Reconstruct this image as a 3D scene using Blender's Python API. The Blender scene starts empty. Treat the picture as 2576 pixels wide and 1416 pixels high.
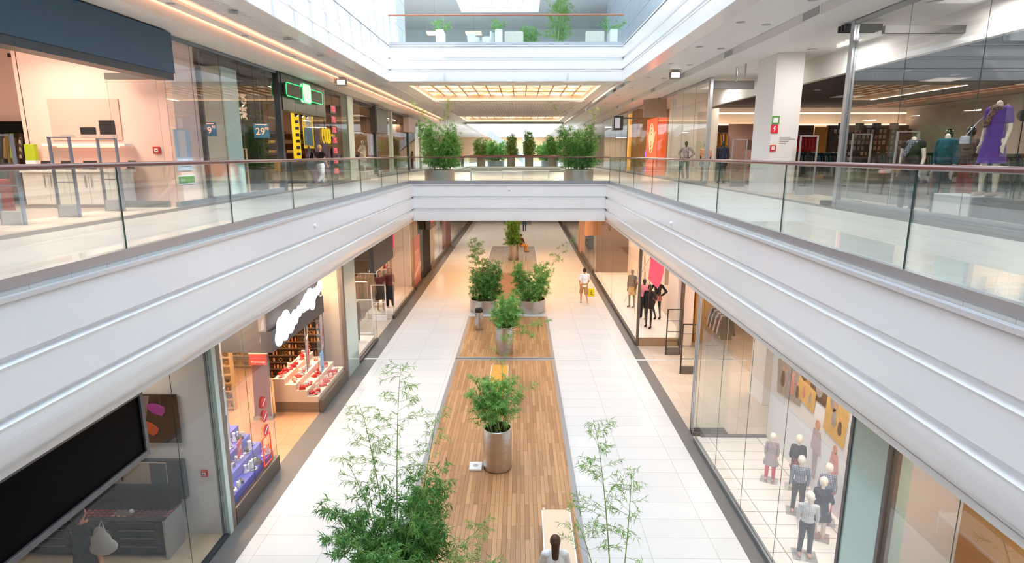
import bpy, bmesh, math, random
from mathutils import Vector, Matrix, Euler, Quaternion
random.seed(7)
PI = math.pi
scn = bpy.context.scene
COL = scn.collection
# ---------------- camera ----------------
F = 1517.0
pitch = math.atan(320 / F)
yaw = math.atan(20 / F * math.cos(pitch))
cam_d = bpy.data.cameras.new('camera')
cam = bpy.data.objects.new('camera', cam_d)
COL.objects.link(cam)
cam_d.sensor_fit = 'HORIZONTAL'; cam_d.sensor_width = 36.0
cam_d.lens = 36.0 * F / 2576.0
cam_d.clip_start = 0.05; cam_d.clip_end = 500
cam.location = (0, 0, 7.1)
cam.rotation_euler = (PI / 2 - pitch, 0, yaw)
scn.camera = cam
# ---------------- world, sun, exposure ----------------
w = bpy.data.worlds.new('sky'); scn.world = w; w.use_nodes = True
bg = w.node_tree.nodes['Background']
bg.inputs[0].default_value = (0.77, 0.895, 1.0, 1); bg.inputs[1].default_value = 3.9
sd = bpy.data.lights.new('sun', 'SUN'); sd.energy = 9.0; sd.angle = math.radians(1.2); sd.color = (1, .97, .93)
sun = bpy.data.objects.new('sun', sd); COL.objects.link(sun)
sun.rotation_euler = Vector((-1.03, .3, -1)).to_track_quat('-Z', 'Y').to_euler()
sun.location = (10, -5, 40)
vs = scn.view_settings
vs.view_transform = 'Standard'; vs.look = 'None'; vs.gamma = 1; vs.use_curve_mapping = False
vs.exposure = 0.58
cy = scn.cycles
cy.max_bounces = 8; cy.diffuse_bounces = 5; cy.glossy_bounces = 4; cy.transmission_bounces = 6
cy.transparent_max_bounces = 24; cy.caustics_reflective = False; cy.caustics_refractive = False
cy.sample_clamp_indirect = 6.0
cy.use_denoising = True

# ---------------- materials ----------------
def lin(c):
    if isinstance(c, str):
        c = c.lstrip('#'); c = [int(c[i:i + 2], 16) / 255 for i in (0, 2, 4)]
        return tuple((v / 12.92 if v <= .04045 else ((v + .055) / 1.055) ** 2.4) for v in c)
    return tuple(c)
MATS = {}
def mat(name, c='#888888', r=.5, m=0, e=0, ec=None, a=1, coat=0, bump=0, bs=40, var=0, vs_=6, ior=1.45, aniso=0):
    if name in MATS: return MATS[name]
    M = bpy.data.materials.new(name); M.use_nodes = True; MATS[name] = M
    nt = M.node_tree; b = nt.nodes['Principled BSDF']; c = lin(c)
    b.inputs['Base Color'].default_value = (*c, 1); b.inputs['Roughness'].default_value = r
    b.inputs['Metallic'].default_value = m; b.inputs['IOR'].default_value = ior
    if coat: b.inputs['Coat Weight'].default_value = coat; b.inputs['Coat Roughness'].default_value = .08
    if aniso: b.inputs['Anisotropic'].default_value = aniso
    if e:
        b.inputs['Emission Color'].default_value = (*(lin(ec) if ec else c), 1); b.inputs['Emission Strength'].default_value = e
    tc = None
    if bump or var:
        tc = nt.nodes.new('ShaderNodeTexCoord')
    if bump:
        n = nt.nodes.new('ShaderNodeTexNoise'); n.inputs['Scale'].default_value = bs; n.inputs['Detail'].default_value = 3
        bp = nt.nodes.new('ShaderNodeBump'); bp.inputs['Strength'].default_value = bump; bp.inputs['Distance'].default_value = .01
        nt.links.new(tc.outputs['Object'], n.inputs['Vector']); nt.links.new(n.outputs['Fac'], bp.inputs['Height'])
        nt.links.new(bp.outputs[0], b.inputs['Normal'])
    if var:
        n = nt.nodes.new('ShaderNodeTexNoise'); n.inputs['Scale'].default_value = vs_; n.inputs['Detail'].default_value = 4
        mx = nt.nodes.new('ShaderNodeMix'); mx.data_type = 'RGBA'
        mx.inputs['A'].default_value = (*[v * (1 - var) for v in c], 1); mx.inputs['B'].default_value = (*[min(1, v * (1 + var)) for v in c], 1)
        nt.links.new(tc.outputs['Object'], n.inputs['Vector']); nt.links.new(n.outputs['Fac'], mx.inputs['Factor'])
        nt.links.new(mx.outputs['Result'], b.inputs['Base Color'])
    return M
class NT:
    """small node helper"""
    def __init__(s, name):
        s.M = bpy.data.materials.new(name); s.M.use_nodes = True; MATS[name] = s.M
        s.t = s.M.node_tree; s.b = s.t.nodes['Principled BSDF']
    def n(s, kind, **k):
        x = s.t.nodes.new('ShaderNode' + kind)
        for q, v in k.items():
            if q.startswith('_'): setattr(x, q[1:], v)
            else: x.inputs[q.replace('__', ' ')].default_value = v
        return x
    def l(s, a, b): s.t.links.new(a, b)
def glass_mat(name, tint=(.93, .97, .96), refl=1.0, rough=0.0):
    if name in MATS: return MATS[name]
    q = NT(name); t = q.t; t.nodes.remove(q.b)
    out = t.nodes['Material Output']
    tr = q.n('BsdfTransparent'); tr.inputs[0].default_value = (*tint, 1)
    gl = q.n('BsdfGlossy'); gl.inputs['Roughness'].default_value = rough; gl.inputs['Color'].default_value = (1, 1, 1, 1)
    fr = q.n('Fresnel', IOR=1.5)
    mu = q.n('Math', _operation='MULTIPLY'); mu.inputs[1].default_value = refl; mu.use_clamp = True
    mx = q.n('MixShader')
    q.l(fr.outputs[0], mu.inputs[0]); q.l(mu.outputs[0], mx.inputs[0]); q.l(tr.outputs[0], mx.inputs[1]); q.l(gl.outputs[0], mx.inputs[2])
    q.l(mx.outputs[0], out.inputs[0])
    return q.M
def brick_mat(name, c1, c2, cm, w_, h_, mortar, r=.4, coat=0, off=0.0, rot=0, noise=0.0, bump=.15, cvar=0.0, axes='xy'):
    q = NT(name); b = q.b
    tc = q.n('TexCoord'); mp = q.n('Mapping')
    mp.inputs['Rotation'].default_value = {'xy': (0, 0, rot), 'yz': (0, PI / 2, 0), 'xz': (PI / 2, 0, 0)}[axes]
    br = q.n('TexBrick', Scale=1.0); br.offset = off; br.squash = 1
    br.inputs['Color1'].default_value = (*lin(c1), 1); br.inputs['Color2'].default_value = (*lin(c2), 1); br.inputs['Mortar'].default_value = (*lin(cm), 1)
    br.inputs['Mortar Size'].default_value = mortar; br.inputs['Brick Width'].default_value = w_; br.inputs['Row Height'].default_value = h_; br.inputs['Mortar Smooth'].default_value = .1
    q.l(tc.outputs['Object'], mp.inputs[0]); q.l(mp.outputs[0], br.inputs[0])
    last = br.outputs['Color']
    if noise:
        nn = q.n('TexNoise', Scale=1.0, Detail=5.0); m2 = q.n('Mapping'); m2.inputs['Scale'].default_value = (26, 1.6, 1) if cvar else (3, 3, 3)
        q.l(tc.outputs['Object'], m2.inputs[0]); q.l(m2.outputs[0], nn.inputs[0])
        hs = q.n('HueSaturation'); mr = q.n('MapRange'); mr.inputs[3].default_value = 1 - noise; mr.inputs[4].default_value = 1 + noise
        q.l(nn.outputs['Fac'], mr.inputs[0]); q.l(mr.outputs[0], hs.inputs['Value']); q.l(last, hs.inputs['Color']); last = hs.outputs[0]
    q.l(last, b.inputs['Base Color']); b.inputs['Roughness'].default_value = r
    if coat: b.inputs['Coat Weight'].default_value = coat; b.inputs['Coat Roughness'].default_value = .12
    if bump:
        bp = q.n('Bump', Strength=bump, Distance=.004); bp.invert = True
        q.l(br.outputs['Fac'], bp.inputs['Height']); q.l(bp.outputs[0], b.inputs['Normal'])
    return q.M

WHITE = mat('white_paint', '#eeeef0', .45)
WHITEG = mat('white_gloss_panel', '#f2f3f5', .22, coat=.2)
SOFFIT = mat('soffit_plaster', '#e3e2e1', .6)
ALU = mat('aluminium', '#b9bcc2', .32, .85)
ALUL = mat('pale_aluminium', '#dde0e4', .35, .4)
STEEL = NT('brushed_steel'); _b = STEEL.b
_b.inputs['Base Color'].default_value = (.55, .525, .5, 1); _b.inputs['Metallic'].default_value = 1; _b.inputs['Roughness'].default_value = .28
_tc = STEEL.n('TexCoord'); _mp = STEEL.n('Mapping'); _mp.inputs['Scale'].default_value = (3, 3, 160)
_nn = STEEL.n('TexNoise', Scale=1.0, Detail=2.0); _mr = STEEL.n('MapRange'); _mr.inputs[3].default_value = .2; _mr.inputs[4].default_value = .42
STEEL.l(_tc.outputs['Object'], _mp.inputs[0]); STEEL.l(_mp.outputs[0], _nn.inputs[0]); STEEL.l(_nn.outputs['Fac'], _mr.inputs[0]); STEEL.l(_mr.outputs[0], _b.inputs['Roughness'])
STEEL = STEEL.M
RAILRED = mat('dark_red_wood', '#6b3a34', .3, coat=.4)
DARKF = mat('dark_frame', '#45484b', .4, .3)
GREYF = mat('grey_frame', '#6d6a68', .45, .3)
BLACK = mat('black', '#0c0c0e', .55, ior=1.25)
BLACKG = mat('black_gloss', '#0c0d10', .15, coat=.5)
CHAR = mat('charcoal', '#33343a', .6)
SOIL = mat('soil', '#3a2a20', .95, bump=.8, bs=30)
GLASS = glass_mat('clear_glass', (.945, .982, .97), .36)
GLASSR = glass_mat('shop_glass', (.972, .984, .981), .18)
GLASSE = mat('green_glass_edge', '#4f6b66', .15, coat=.5)
GREENG = mat('back_painted_green_glass', '#a9c6bf', .12, coat=.8)
TILE = brick_mat('light_floor_tile', '#d2d1cf', '#cccbc9', '#aeaba7', 1.2, .6, .006, r=.45, coat=.08, noise=.03)
TILEU = brick_mat('cream_floor_tile', '#ecebe6', '#e6e5e0', '#b4b2a8', 1.2, .6, .0035, r=.34, coat=.22, noise=.04)
TILEB = brick_mat('beige_floor_tile', '#cfc0b0', '#c6b7a8', '#9c8f82', .6, .6, .004, r=.35, coat=.15, noise=.04)
TILEW = brick_mat('white_display_tile', '#efe9e4', '#ebe5e0', '#a59a92', 1.2, .42, .012, r=.3, coat=.2)
STRIP = mat('dark_granite', '#6b6866', .5, var=.2, vs_=60)
DECK = brick_mat('oak_planks', '#bd8f62', '#996b42', '#5e4028', 1.15, .088, .0035, r=.42, coat=.12, off=.37, rot=PI / 2, noise=.22, cvar=1)
CONC = mat('off_white_wall', '#ebe7e4', .6)
WARMW = mat('warm_white_wall', '#f1e0d4', .6)
PINKW = mat('pinkish_wall', '#f1cfc5', .6)
DARKW = mat('dark_wall', '#2c2522', .7)
BROWNW = mat('brown_wall', '#6a4a33', .7)
WOODW = mat('honey_wood_panel', '#bd844a', .4, var=.15, vs_=2)
SKIN = mat('skin', '#c98d6e', .5)
# ---------------- mesh helpers ----------------
class MB:
    def __init__(s): s.v = []; s.f = []; s.mi = []; s.cur = 0
    def add(s, vs, fs):
        o = len(s.v); s.v += [tuple(v) for v in vs]
        for f in fs: s.f.append([o + i for i in f]); s.mi.append(s.cur)
        return s
    def box(s, x0, x1, y0, y1, z0, z1):
        if x0 > x1: x0, x1 = x1, x0
        if y0 > y1: y0, y1 = y1, y0
        if z0 > z1: z0, z1 = z1, z0
        return s.add([(x0, y0, z0), (x1, y0, z0), (x1, y1, z0), (x0, y1, z0), (x0, y0, z1), (x1, y0, z1), (x1, y1, z1), (x0, y1, z1)],
                     [(0, 3, 2, 1), (4, 5, 6, 7), (0, 1, 5, 4), (1, 2, 6, 5), (2, 3, 7, 6), (3, 0, 4, 7)])
    def cbox(s, c, d, rz=0, rx=0, ry=0):
        m = Euler((rx, ry, rz)).to_matrix(); o = Vector(c); vs = []
        for z in (-1, 1):
            for x, y in ((-1, -1), (1, -1), (1, 1), (-1, 1)):
                vs.append(o + m @ Vector((x * d[0] / 2, y * d[1] / 2, z * d[2] / 2)))
        return s.add(vs, [(0, 3, 2, 1), (4, 5, 6, 7), (0, 1, 5, 4), (1, 2, 6, 5), (2, 3, 7, 6), (3, 0, 4, 7)])
    def tube(s, pts, r, n=8, caps=True):
        pts = [Vector(p) for p in pts]; rs = r if isinstance(r, (list, tuple)) else [r] * len(pts); vs = []; fs = []
        up = None
        for i, p in enumerate(pts):
            d = (pts[min(i + 1, len(pts) - 1)] - pts[max(i - 1, 0)]).normalized()
            if up is None: up = d.orthogonal().normalized()
            else:
                up = (up - d * up.dot(d)); up = up.normalized() if up.length > 1e-6 else d.orthogonal().normalized()
            b = d.cross(up)
            for k in range(n):
                a = 2 * PI * k / n; vs.append(p + (up * math.cos(a) + b * math.sin(a)) * rs[i])
        for i in range(len(pts) - 1):
            for k in range(n):
                k2 = (k + 1) % n; fs.append((i * n + k, i * n + k2, (i + 1) * n + k2, (i + 1) * n + k))
        if caps: fs.append(tuple(range(n - 1, -1, -1))); fs.append(tuple((len(pts) - 1) * n + k for k in range(n)))
        return s.add(vs, fs)
    def lathe(s, prof, c=(0, 0, 0), n=32, sx=1, sy=1, a0=0):
        vs = []; fs = []
        for r, z in prof:
            for k in range(n):
                a = 2 * PI * k / n + a0; vs.append((c[0] + r * sx * math.cos(a), c[1] + r * sy * math.sin(a), c[2] + z))
        for i in range(len(prof) - 1):
            for k in range(n):
                k2 = (k + 1) % n; fs.append((i * n + k, i * n + k2, (i + 1) * n + k2, (i + 1) * n + k))
        if prof[0][0] > 1e-5: fs.append(tuple(range(n - 1, -1, -1)))
        if prof[-1][0] > 1e-5: fs.append(tuple((len(prof) - 1) * n + k for k in range(n)))
        return s.add(vs, fs)
    def ell(s, c, d, n=12, m=8):
        prof = [(math.sin(PI * i / m), -math.cos(PI * i / m)) for i in range(m + 1)]; vs = []; fs = []
        prof = prof[1:-1]
        vs.append((c[0], c[1], c[2] - d[2]))
        for r, z in prof:
            for k in range(n):
                a = 2 * PI * k / n; vs.append((c[0] + r * d[0] * math.cos(a), c[1] + r * d[1] * math.sin(a), c[2] + z * d[2]))
        vs.append((c[0], c[1], c[2] + d[2])); L = len(prof)
        for k in range(n): fs.append((0, 1 + (k + 1) % n, 1 + k)); fs.append((len(vs) - 1, 1 + (L - 1) * n + k, 1 + (L - 1) * n + (k + 1) % n))
        for i in range(L - 1):
            for k in range(n):
                k2 = (k + 1) % n; fs.append((1 + i * n + k, 1 + i * n + k2, 1 + (i + 1) * n + k2, 1 + (i + 1) * n + k))
        return s.add(vs, fs)
    def prism(s, poly, axis, a, b):
        """polygon (2 coords) extruded along axis: 'x' poly=(y,z), 'y' poly=(x,z), 'z' poly=(x,y)"""
        def P(p, t): return {'x': (t, p[0], p[1]), 'y': (p[0], t, p[1]), 'z': (p[0], p[1], t)}[axis]
        n = len(poly); vs = [P(p, a) for p in poly] + [P(p, b) for p in poly]
        fs = [tuple(range(n)), tuple(range(2 * n - 1, n - 1, -1))] + [(i, (i + 1) % n, n + (i + 1) % n, n + i) for i in range(n)]
        return s.add(vs, fs)
    def sheet(s, prof, axis, a, b):
        def P(p, t): return {'x': (t, p[0], p[1]), 'y': (p[0], t, p[1])}[axis]
        n = len(prof); vs = [P(p, a) for p in prof] + [P(p, b) for p in prof]
        return s.add(vs, [(i, i + 1, n + i + 1, n + i) for i in range(n - 1)])
    def mesh(s, name, mats, smooth=False, fix=True):
        me = bpy.data.meshes.new(name); me.from_pydata(s.v, [], s.f)
        for m_ in (mats if isinstance(mats, (list, tuple)) else [mats]): me.materials.append(m_)
        if any(s.mi): me.polygons.foreach_set('material_index', s.mi)
        if fix and len(s.f) < 60000:
            bm = bmesh.new(); bm.from_mesh(me); bmesh.ops.recalc_face_normals(bm, faces=bm.faces); bm.to_mesh(me); bm.free()
        if smooth:
            me.polygons.foreach_set('use_smooth', [True] * len(me.polygons))
            if smooth != 'all': me.set_sharp_from_angle(angle=math.radians(40))
        me.update(); return me
    def build(s, name, mats, parent=None, smooth=False, loc=None, bevel=0, fix=True):
        o = bpy.data.objects.new(name, s.mesh(name, mats, smooth, fix)); COL.objects.link(o)
        if parent: o.parent = parent
        if loc: o.location = loc
        if bevel:
            bv = o.modifiers.new('edge', 'BEVEL'); bv.width = bevel; bv.segments = 2; bv.limit_method = 'ANGLE'
        return o
def thing(name, label, cat, loc=(0, 0, 0), rz=0, group=None):
    o = bpy.data.objects.new(name, None); COL.objects.link(o); o.location = loc; o.rotation_euler = (0, 0, rz)
    o.empty_display_size = .1; o['label'] = label; o['category'] = cat
    if group: o['group'] = group
    return o
def tag(o, label, cat, group=None, kind=None):
    o['label'] = label; o['category'] = cat
    if group: o['group'] = group
    if kind: o['kind'] = kind
    return o
def struct(name, mb, m, smooth=False):
    o = mb.build(name, m, smooth=smooth); o['kind'] = 'structure'; return o
def kids(o): return [c for c in list(o.children)]
def dup(root, loc, rz=None, label=None, group=None, scale=None, mats=None):
    def rec(o, par):
        c = o.copy(); COL.objects.link(c)
        if par: c.parent = par
        for ch in kids(o): rec(ch, c)
        return c
    r = rec(root, None); r.location = loc
    if rz is not None: r.rotation_euler = (0, 0, rz)
    if scale: r.scale = (scale,) * 3
    if label: r['label'] = label
    if group: r['group'] = group
    return r
def text(s, size, name, m, parent, loc, rot=(PI / 2, 0, 0), ext=.004, align='CENTER', sx=1.0, shear=0):
    c = bpy.data.curves.new(name, 'FONT'); c.body = s; c.size = size; c.extrude = ext; c.align_x = align; c.align_y = 'CENTER'; c.shear = shear; c.resolution_u = 3
    t = bpy.data.objects.new('tmp', c); COL.objects.link(t); dg = bpy.context.evaluated_depsgraph_get(); dg.update()
    me = bpy.data.meshes.new_from_object(t.evaluated_get(dg)); bpy.data.objects.remove(t)
    me.materials.clear(); me.materials.append(m)
    o = bpy.data.objects.new(name, me); COL.objects.link(o); o.location = loc; o.rotation_euler = rot; o.scale = (sx, 1, 1)
    if parent: o.parent = parent
    return o
RL = (PI / 2, 0, PI / 2)      # lettering on left hand fronts, read from the void
RR = (PI / 2, 0, -PI / 2)     # lettering on right hand fronts
def area(loc, size, power, color, name='ceiling_lamp', rot=(0, 0, 0), sy=None, spread=None):
    l = bpy.data.lights.new(name, 'AREA'); l.shape = 'RECTANGLE'; l.size = size; l.size_y = sy or size; l.energy = power; l.color = color
    if spread: l.spread = spread
    o = bpy.data.objects.new(name, l); COL.objects.link(o); o.location = loc; o.rotation_euler = rot; return o
WARM = (1, .78, .62); WARM2 = (1, .85, .72); NEUT = (1, .95, .9)
# ---------------- setting: floors, slabs, fascias ----------------
XL, XR, YF = -4.95, 3.95, 28.0          # void edges at level 2
XL3, XR3, YF3 = -5.5, 4.3, 26.7         # void edges at level 3
Z2, Z3 = 5.8, 11.6
YE = 120
struct('floor', MB().box(-5.04, 4.12, -8, YE, -.2, 0), TILE)
struct('trim_1', MB().box(-5.6, -5.04, -8, YE, -.2, .001), STRIP)
struct('trim_2', MB().box(4.12, 4.47, -8, YE, -.2, .001), STRIP)
struct('floor', MB().box(-16, -5.6, -8, YE, -.2, -.001), TILEB)
struct('floor', MB().box(4.47, 18, -8, YE, -.2, -.001), TILEB)
# expansion joint across the ground floor
struct('trim_3', MB().box(-5.5, 8, 20.25, 20.36, .0, .006), ALUL)
# level 2 slabs
def slab2(x0, x1, y0, y1, m=TILEU):
    struct('floor', MB().box(x0, x1, y0, y1, 5.6, Z2), m)
slab2(-8.0, XL - .1, -8, YE); slab2(XR + .1, 7.6, -8, YE)
slab2(XL - .1, XR + .1, -8, 0.1); slab2(XL - .1, XR + .1, YF + .1, 46); slab2(XL - .1, XR + .1, 62, YE)
struct('trim_4', MB().box(-8.45, -8.0, -8, YE, 5.6, Z2 + .001), STRIP)
struct('trim_5', MB().box(7.6, 7.95, -8, YE, 5.6, Z2 + .001), STRIP)
slab2(-16, -8.45, -8, YE, TILEB); slab2(7.95, 21, -8, YE, TILEB)
struct('floor', MB().box(9.9, 20.7, 3.6, 33.2, Z2, Z2 + .004), mat('dark_shop_carpet', '#6d6462', .8, var=.1, vs_=20))
for x0, x1, y0, y1 in ((-16, XL - .12, -8, YE), (XR + .12, 21, -8, YE), (XL - .12, XR + .12, -8, -.12), (XL - .12, XR + .12, YF + .12, 45.9), (XL - .12, XR + .12, 62.1, YE)):
    struct('ceiling', MB().box(x0, x1, y0, y1, 4.08, 5.58), SOFFIT)
# level 3 slabs (undersides are the ceilings of level 2)
for x0, x1, y0, y1 in ((-16, XL3 - .12, -8, YE), (4.95, 6.55, -8, YE), (XL3 - .12, XR3 + .1, -8, -1), (XL3 - .12, XR3 + .1, 38.2, 53.2), (XL3 - .12, XR3 + .1, YF3 + .1, 30), (XL3 - .12, XR3 + .1, 61.9, 63.88), (XL3 - .12, XR3 + .1, 112.12, YE)):
    struct('ceiling', MB().box(x0, x1, y0, y1, 10.3, 11.55), SOFFIT)
struct('ceiling', MB().box(XR3 + .12, 4.5, -8, YE, 10.16, 11.5), SOFFIT)
struct('ceiling', MB().box(4.5, 4.95, -8, YE, 11.0, 11.55), SOFFIT)
for y0, y1 in ((30, 38.2), (53.2, 61.9)):
    struct('ceiling', MB().box(XL3 - .12, -5.3, y0, y1, 10.3, 11.55).box(3.85, XR3 + .1, y0, y1, 10.3, 11.55).box(-5.3, 3.85, y0, y1, 10.7, 11.55), SOFFIT)
# fascias : three panels with recessed grooves, the lowest one curling under
def fascia_prof(zt, zb, curl=.22, n=14):
    h = (zt - zb) / 3.0; g = .075; p = [(0, zt)]
    for k in (1, 2):
        z = zt - h * k; p += [(.0, z + .05), (-g, z + .035), (-g, z - .045), (.018, z - .06)]
        p += [(0, z - .085)]
    for i in range(n + 1):
        a = (PI / 2) * i / n; p.append((-curl * (1 - math.cos(a)), zb + .42 * (1 - math.sin(a))))
    p.append((-curl - .5, zb + .01)); return p
def fascia(name, side, pos, a, b, zt, zb, m=WHITEG, curl=.22):
    pr = fascia_prof(zt, zb, curl)
    mb = MB()
    if side == 'L': mb.sheet([(pos + u, z) for u, z in pr], 'y', a, b)
    if side == 'R': mb.sheet([(pos - u, z) for u, z in pr], 'y', a, b)
    if side == 'F': mb.sheet([(pos - u, z) for u, z in pr], 'x', a, b)
    if side == 'N': mb.sheet([(pos + u, z) for u, z in pr], 'x', a, b)
    o = struct(name, mb, m)
    so = o.modifiers.new('thick', 'SOLIDIFY'); so.thickness = .02; so.offset = -1 if side in 'LN' else 1
    return o
fascia('wall_left', 'L', XL, 0, YF, 5.72, 4.03)
fascia('wall_right', 'R', XR, 0, YF, 5.72, 4.03)
fascia('wall_far', 'F', YF, XL, XR, 5.72, 4.06, curl=.03)
fascia('wall_near', 'N', 0.0, XL, XR, 5.72, 4.06, curl=.03)
fascia('wall_left', 'L', XL3, -1, YF3, 11.5, 10.12, curl=.02)
fascia('wall_right', 'R', XR3, -1, YF3, 11.5, 10.12, curl=.02)
fascia('wall_far', 'F', YF3, XL3, XR3, 11.5, 10.12, curl=.02)
# second void, further along the mall
fascia('wall_left', 'L', XL, 46, 62, 5.72, 4.03)
fascia('wall_right', 'R', XR, 46, 62, 5.72, 4.03)
fascia('wall_far', 'F', 62, XL, XR, 5.72, 4.06, curl=.03)
fascia('wall_near', 'N', 46, XL, XR, 5.72, 4.06, curl=.03)
fascia('wall_left', 'L', XL3, 64, 112, 11.5, 10.12, curl=.02)
fascia('wall_right', 'R', XR3, 64, 112, 11.5, 10.12, curl=.02)
fascia('wall_far', 'F', 112, XL3, XR3, 11.5, 10.12, curl=.02)
fascia('wall_near', 'N', 64, XL3, XR3, 11.5, 10.12, curl=.02)
# white upper walls round the skylights (sunlit on the left)
def panel_wall(x, y0, y1, z0, z1, d, m=WHITE):
    mb = MB(); n = 7; h = (z1 - z0) / n
    for k in range(n): mb.box(x, x + d, y0, y1, z0 + k * h + .012, z0 + (k + 1) * h - .012)
    mb.box(x + d * .3, x + d, y0, y1, z0, z1); return mb
struct('wall_left', panel_wall(XL3, -1, 30.6, 11.55, 20, -.15), WHITE)
ULG = mat('pale_blue_glazed_wall', '#d3e2f1', .15, coat=.6, var=.12, vs_=1.5)
struct('wall_right', panel_wall(XR3 + 1.6, -1, 44, 11.55, 20, .15), ULG)
struct('wall_near', MB().box(-6, 6.2, -1.3, -1, 10.1, 20), WHITE)
struct('wall_left', panel_wall(XL3, 64, 112, 11.55, 18, -.15), WHITE)
struct('wall_right', panel_wall(XR3, 64, 112, 11.55, 18, .15), WHITE)
struct('wall_near', MB().box(-6, 5, 63.7, 64, 11.55, 18), WHITE)
struct('wall_far', MB().box(-6, 5, 112, 112.3, 11.55, 18), WHITE)
# roof lights: glazing bars over each void
BEAM = mat('white_roof_beam', '#f4f4f4', .5)
def skylight(n, x0, x1, y0, y1, z, st, bw):
    mb = MB(); y = y0
    while y < y1: mb.box(x0, x1, y, y + bw, z, z + .45); y += st
    x = x0
    while x <= x1 + .01: mb.box(x - .05, x + .05, y0, y1, z + .3, z + .42); x += (x1 - x0) / 5
    o = struct('window_%d' % n, mb, BEAM)
    g = MB().box(x0, x1, y0, y1, z + .46, z + .48).build('glazing', glass_mat('roof_glass', (.97, .985, 1), .5), o)
    return o
skylight(1, XL3, 5.9, -1, 27.3, 20, 1.35, .2)
skylight(2, XL3, XR3, 64, 112, 18, 2.7, .3)
# level 3 concourse beyond the void: floor, ceiling with its own roof light, back wall
struct('floor', MB().box(-16, 21, YF3 + .1, 64, 11.55, Z3), TILEU)
struct('ceiling', MB().box(-16, -4.2, 27.3, 64, 17, 17.3).box(-4.2, 1.3, 27.3, 31, 17, 17.3).box(1.3, 21, 27.3, 64, 17, 17.3).box(-4.2, 1.3, 46, 64, 17, 17.3), mat('pale_grey_ceiling', '#d5d7d8', .6))
struct('wall_far', MB().box(-16, 21, 52, 52.3, 11.6, 17), mat('grey_glazed_wall', '#c3c9cb', .4))
struct('wall_left', MB().box(-16.2, -16, 27, 64, 11.6, 17), WHITE)
struct('wall_right', MB().box(21, 21.2, 27, 64, 11.6, 17), WHITE)
skylight(3, -4.2, 1.3, 31, 46, 17.1, 2.0, .12)
struct('ceiling', MB().box(7.0, 21, -8, YE, 11.5, 11.6).box(4.3, 7.2, -8, 26.7, 11.56, 11.6), SOFFIT)
struct('ceiling', MB().box(8.1, 21, -8, YE, 10.3, 10.45), SOFFIT)
struct('wall_left', MB().box(-16, -5.66, -8, 27, 11.6, 11.8), WHITE)
# outer envelope
struct('wall_left', MB().box(-16.3, -16, -8, YE, 0, 11.5), CONC)
struct('wall_right', MB().box(21, 21.3, -8, YE, 5.8, 11.5), CONC)
struct('wall_right', MB().box(14, 14.3, -8, YE, 0, 4.08), CONC)
struct('wall_near', MB().box(-16, 21, -8.3, -8, 0, 11.5), CONC)
struct('wall_far', MB().box(-16, 21, YE, YE + .3, 0, 11.5), mat('amber_far_wall', '#ecd3b4', .6))
# level 2 ceiling details, left: timber-white band over the shops, lit cove, open grid strip
BAND = mat('cream_band', '#ece6df', .5)
o = struct('ceiling', MB().box(-8.9, -7.62, -8, 60, 9.96, 10.3), BAND)
struct('ceiling', MB().box(-7.5, -7.2, -8, 60, 10.2, 10.3), BAND)
COVE = mat('warm_cove_tube', '#ffb87a', .5, e=1.35, ec='#ffb894')
tag(MB().box(-7.15, -7.1, -6, 58, 10.25, 10.29).build('strip_light', COVE), 'long warm white cove strip light running along the left ceiling', 'light')
tag(MB().box(-7.61, -7.55, -6, 58, 10.2, 10.26).build('strip_light', COVE), 'warm strip light hidden above the cream band over the left shops', 'light')
GRIDM = mat('grey_grid', '#f0f0f0', .5)
mb = MB(); y = 2
while y < 58: mb.box(-6.86, -5.95, y, y + .03, 10.235, 10.25); y += .12
for k in range(9): mb.box(-6.86 + k * .1125, -6.845 + k * .1125, 2, 58, 10.235, 10.25)
tag(mb.build('ceiling_grille', GRIDM), 'long grey open cell ceiling grille on the left beside the cove light', 'grille')
# level 3 bridge soffit grid between the amber light panels
mb = MB(); x = -5.2
while x < 3.8: mb.box(x, x + .03, 38.4, 53, 10.22, 10.29); x += .2
y = 38.5
while y < 53: mb.box(-5.2, 3.8, y, y + .05, 10.24, 10.29); y += 1.2
tag(mb.build('ceiling_grille', GRIDM), 'grey slatted ceiling grille between the two amber light panels', 'grille')
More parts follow.
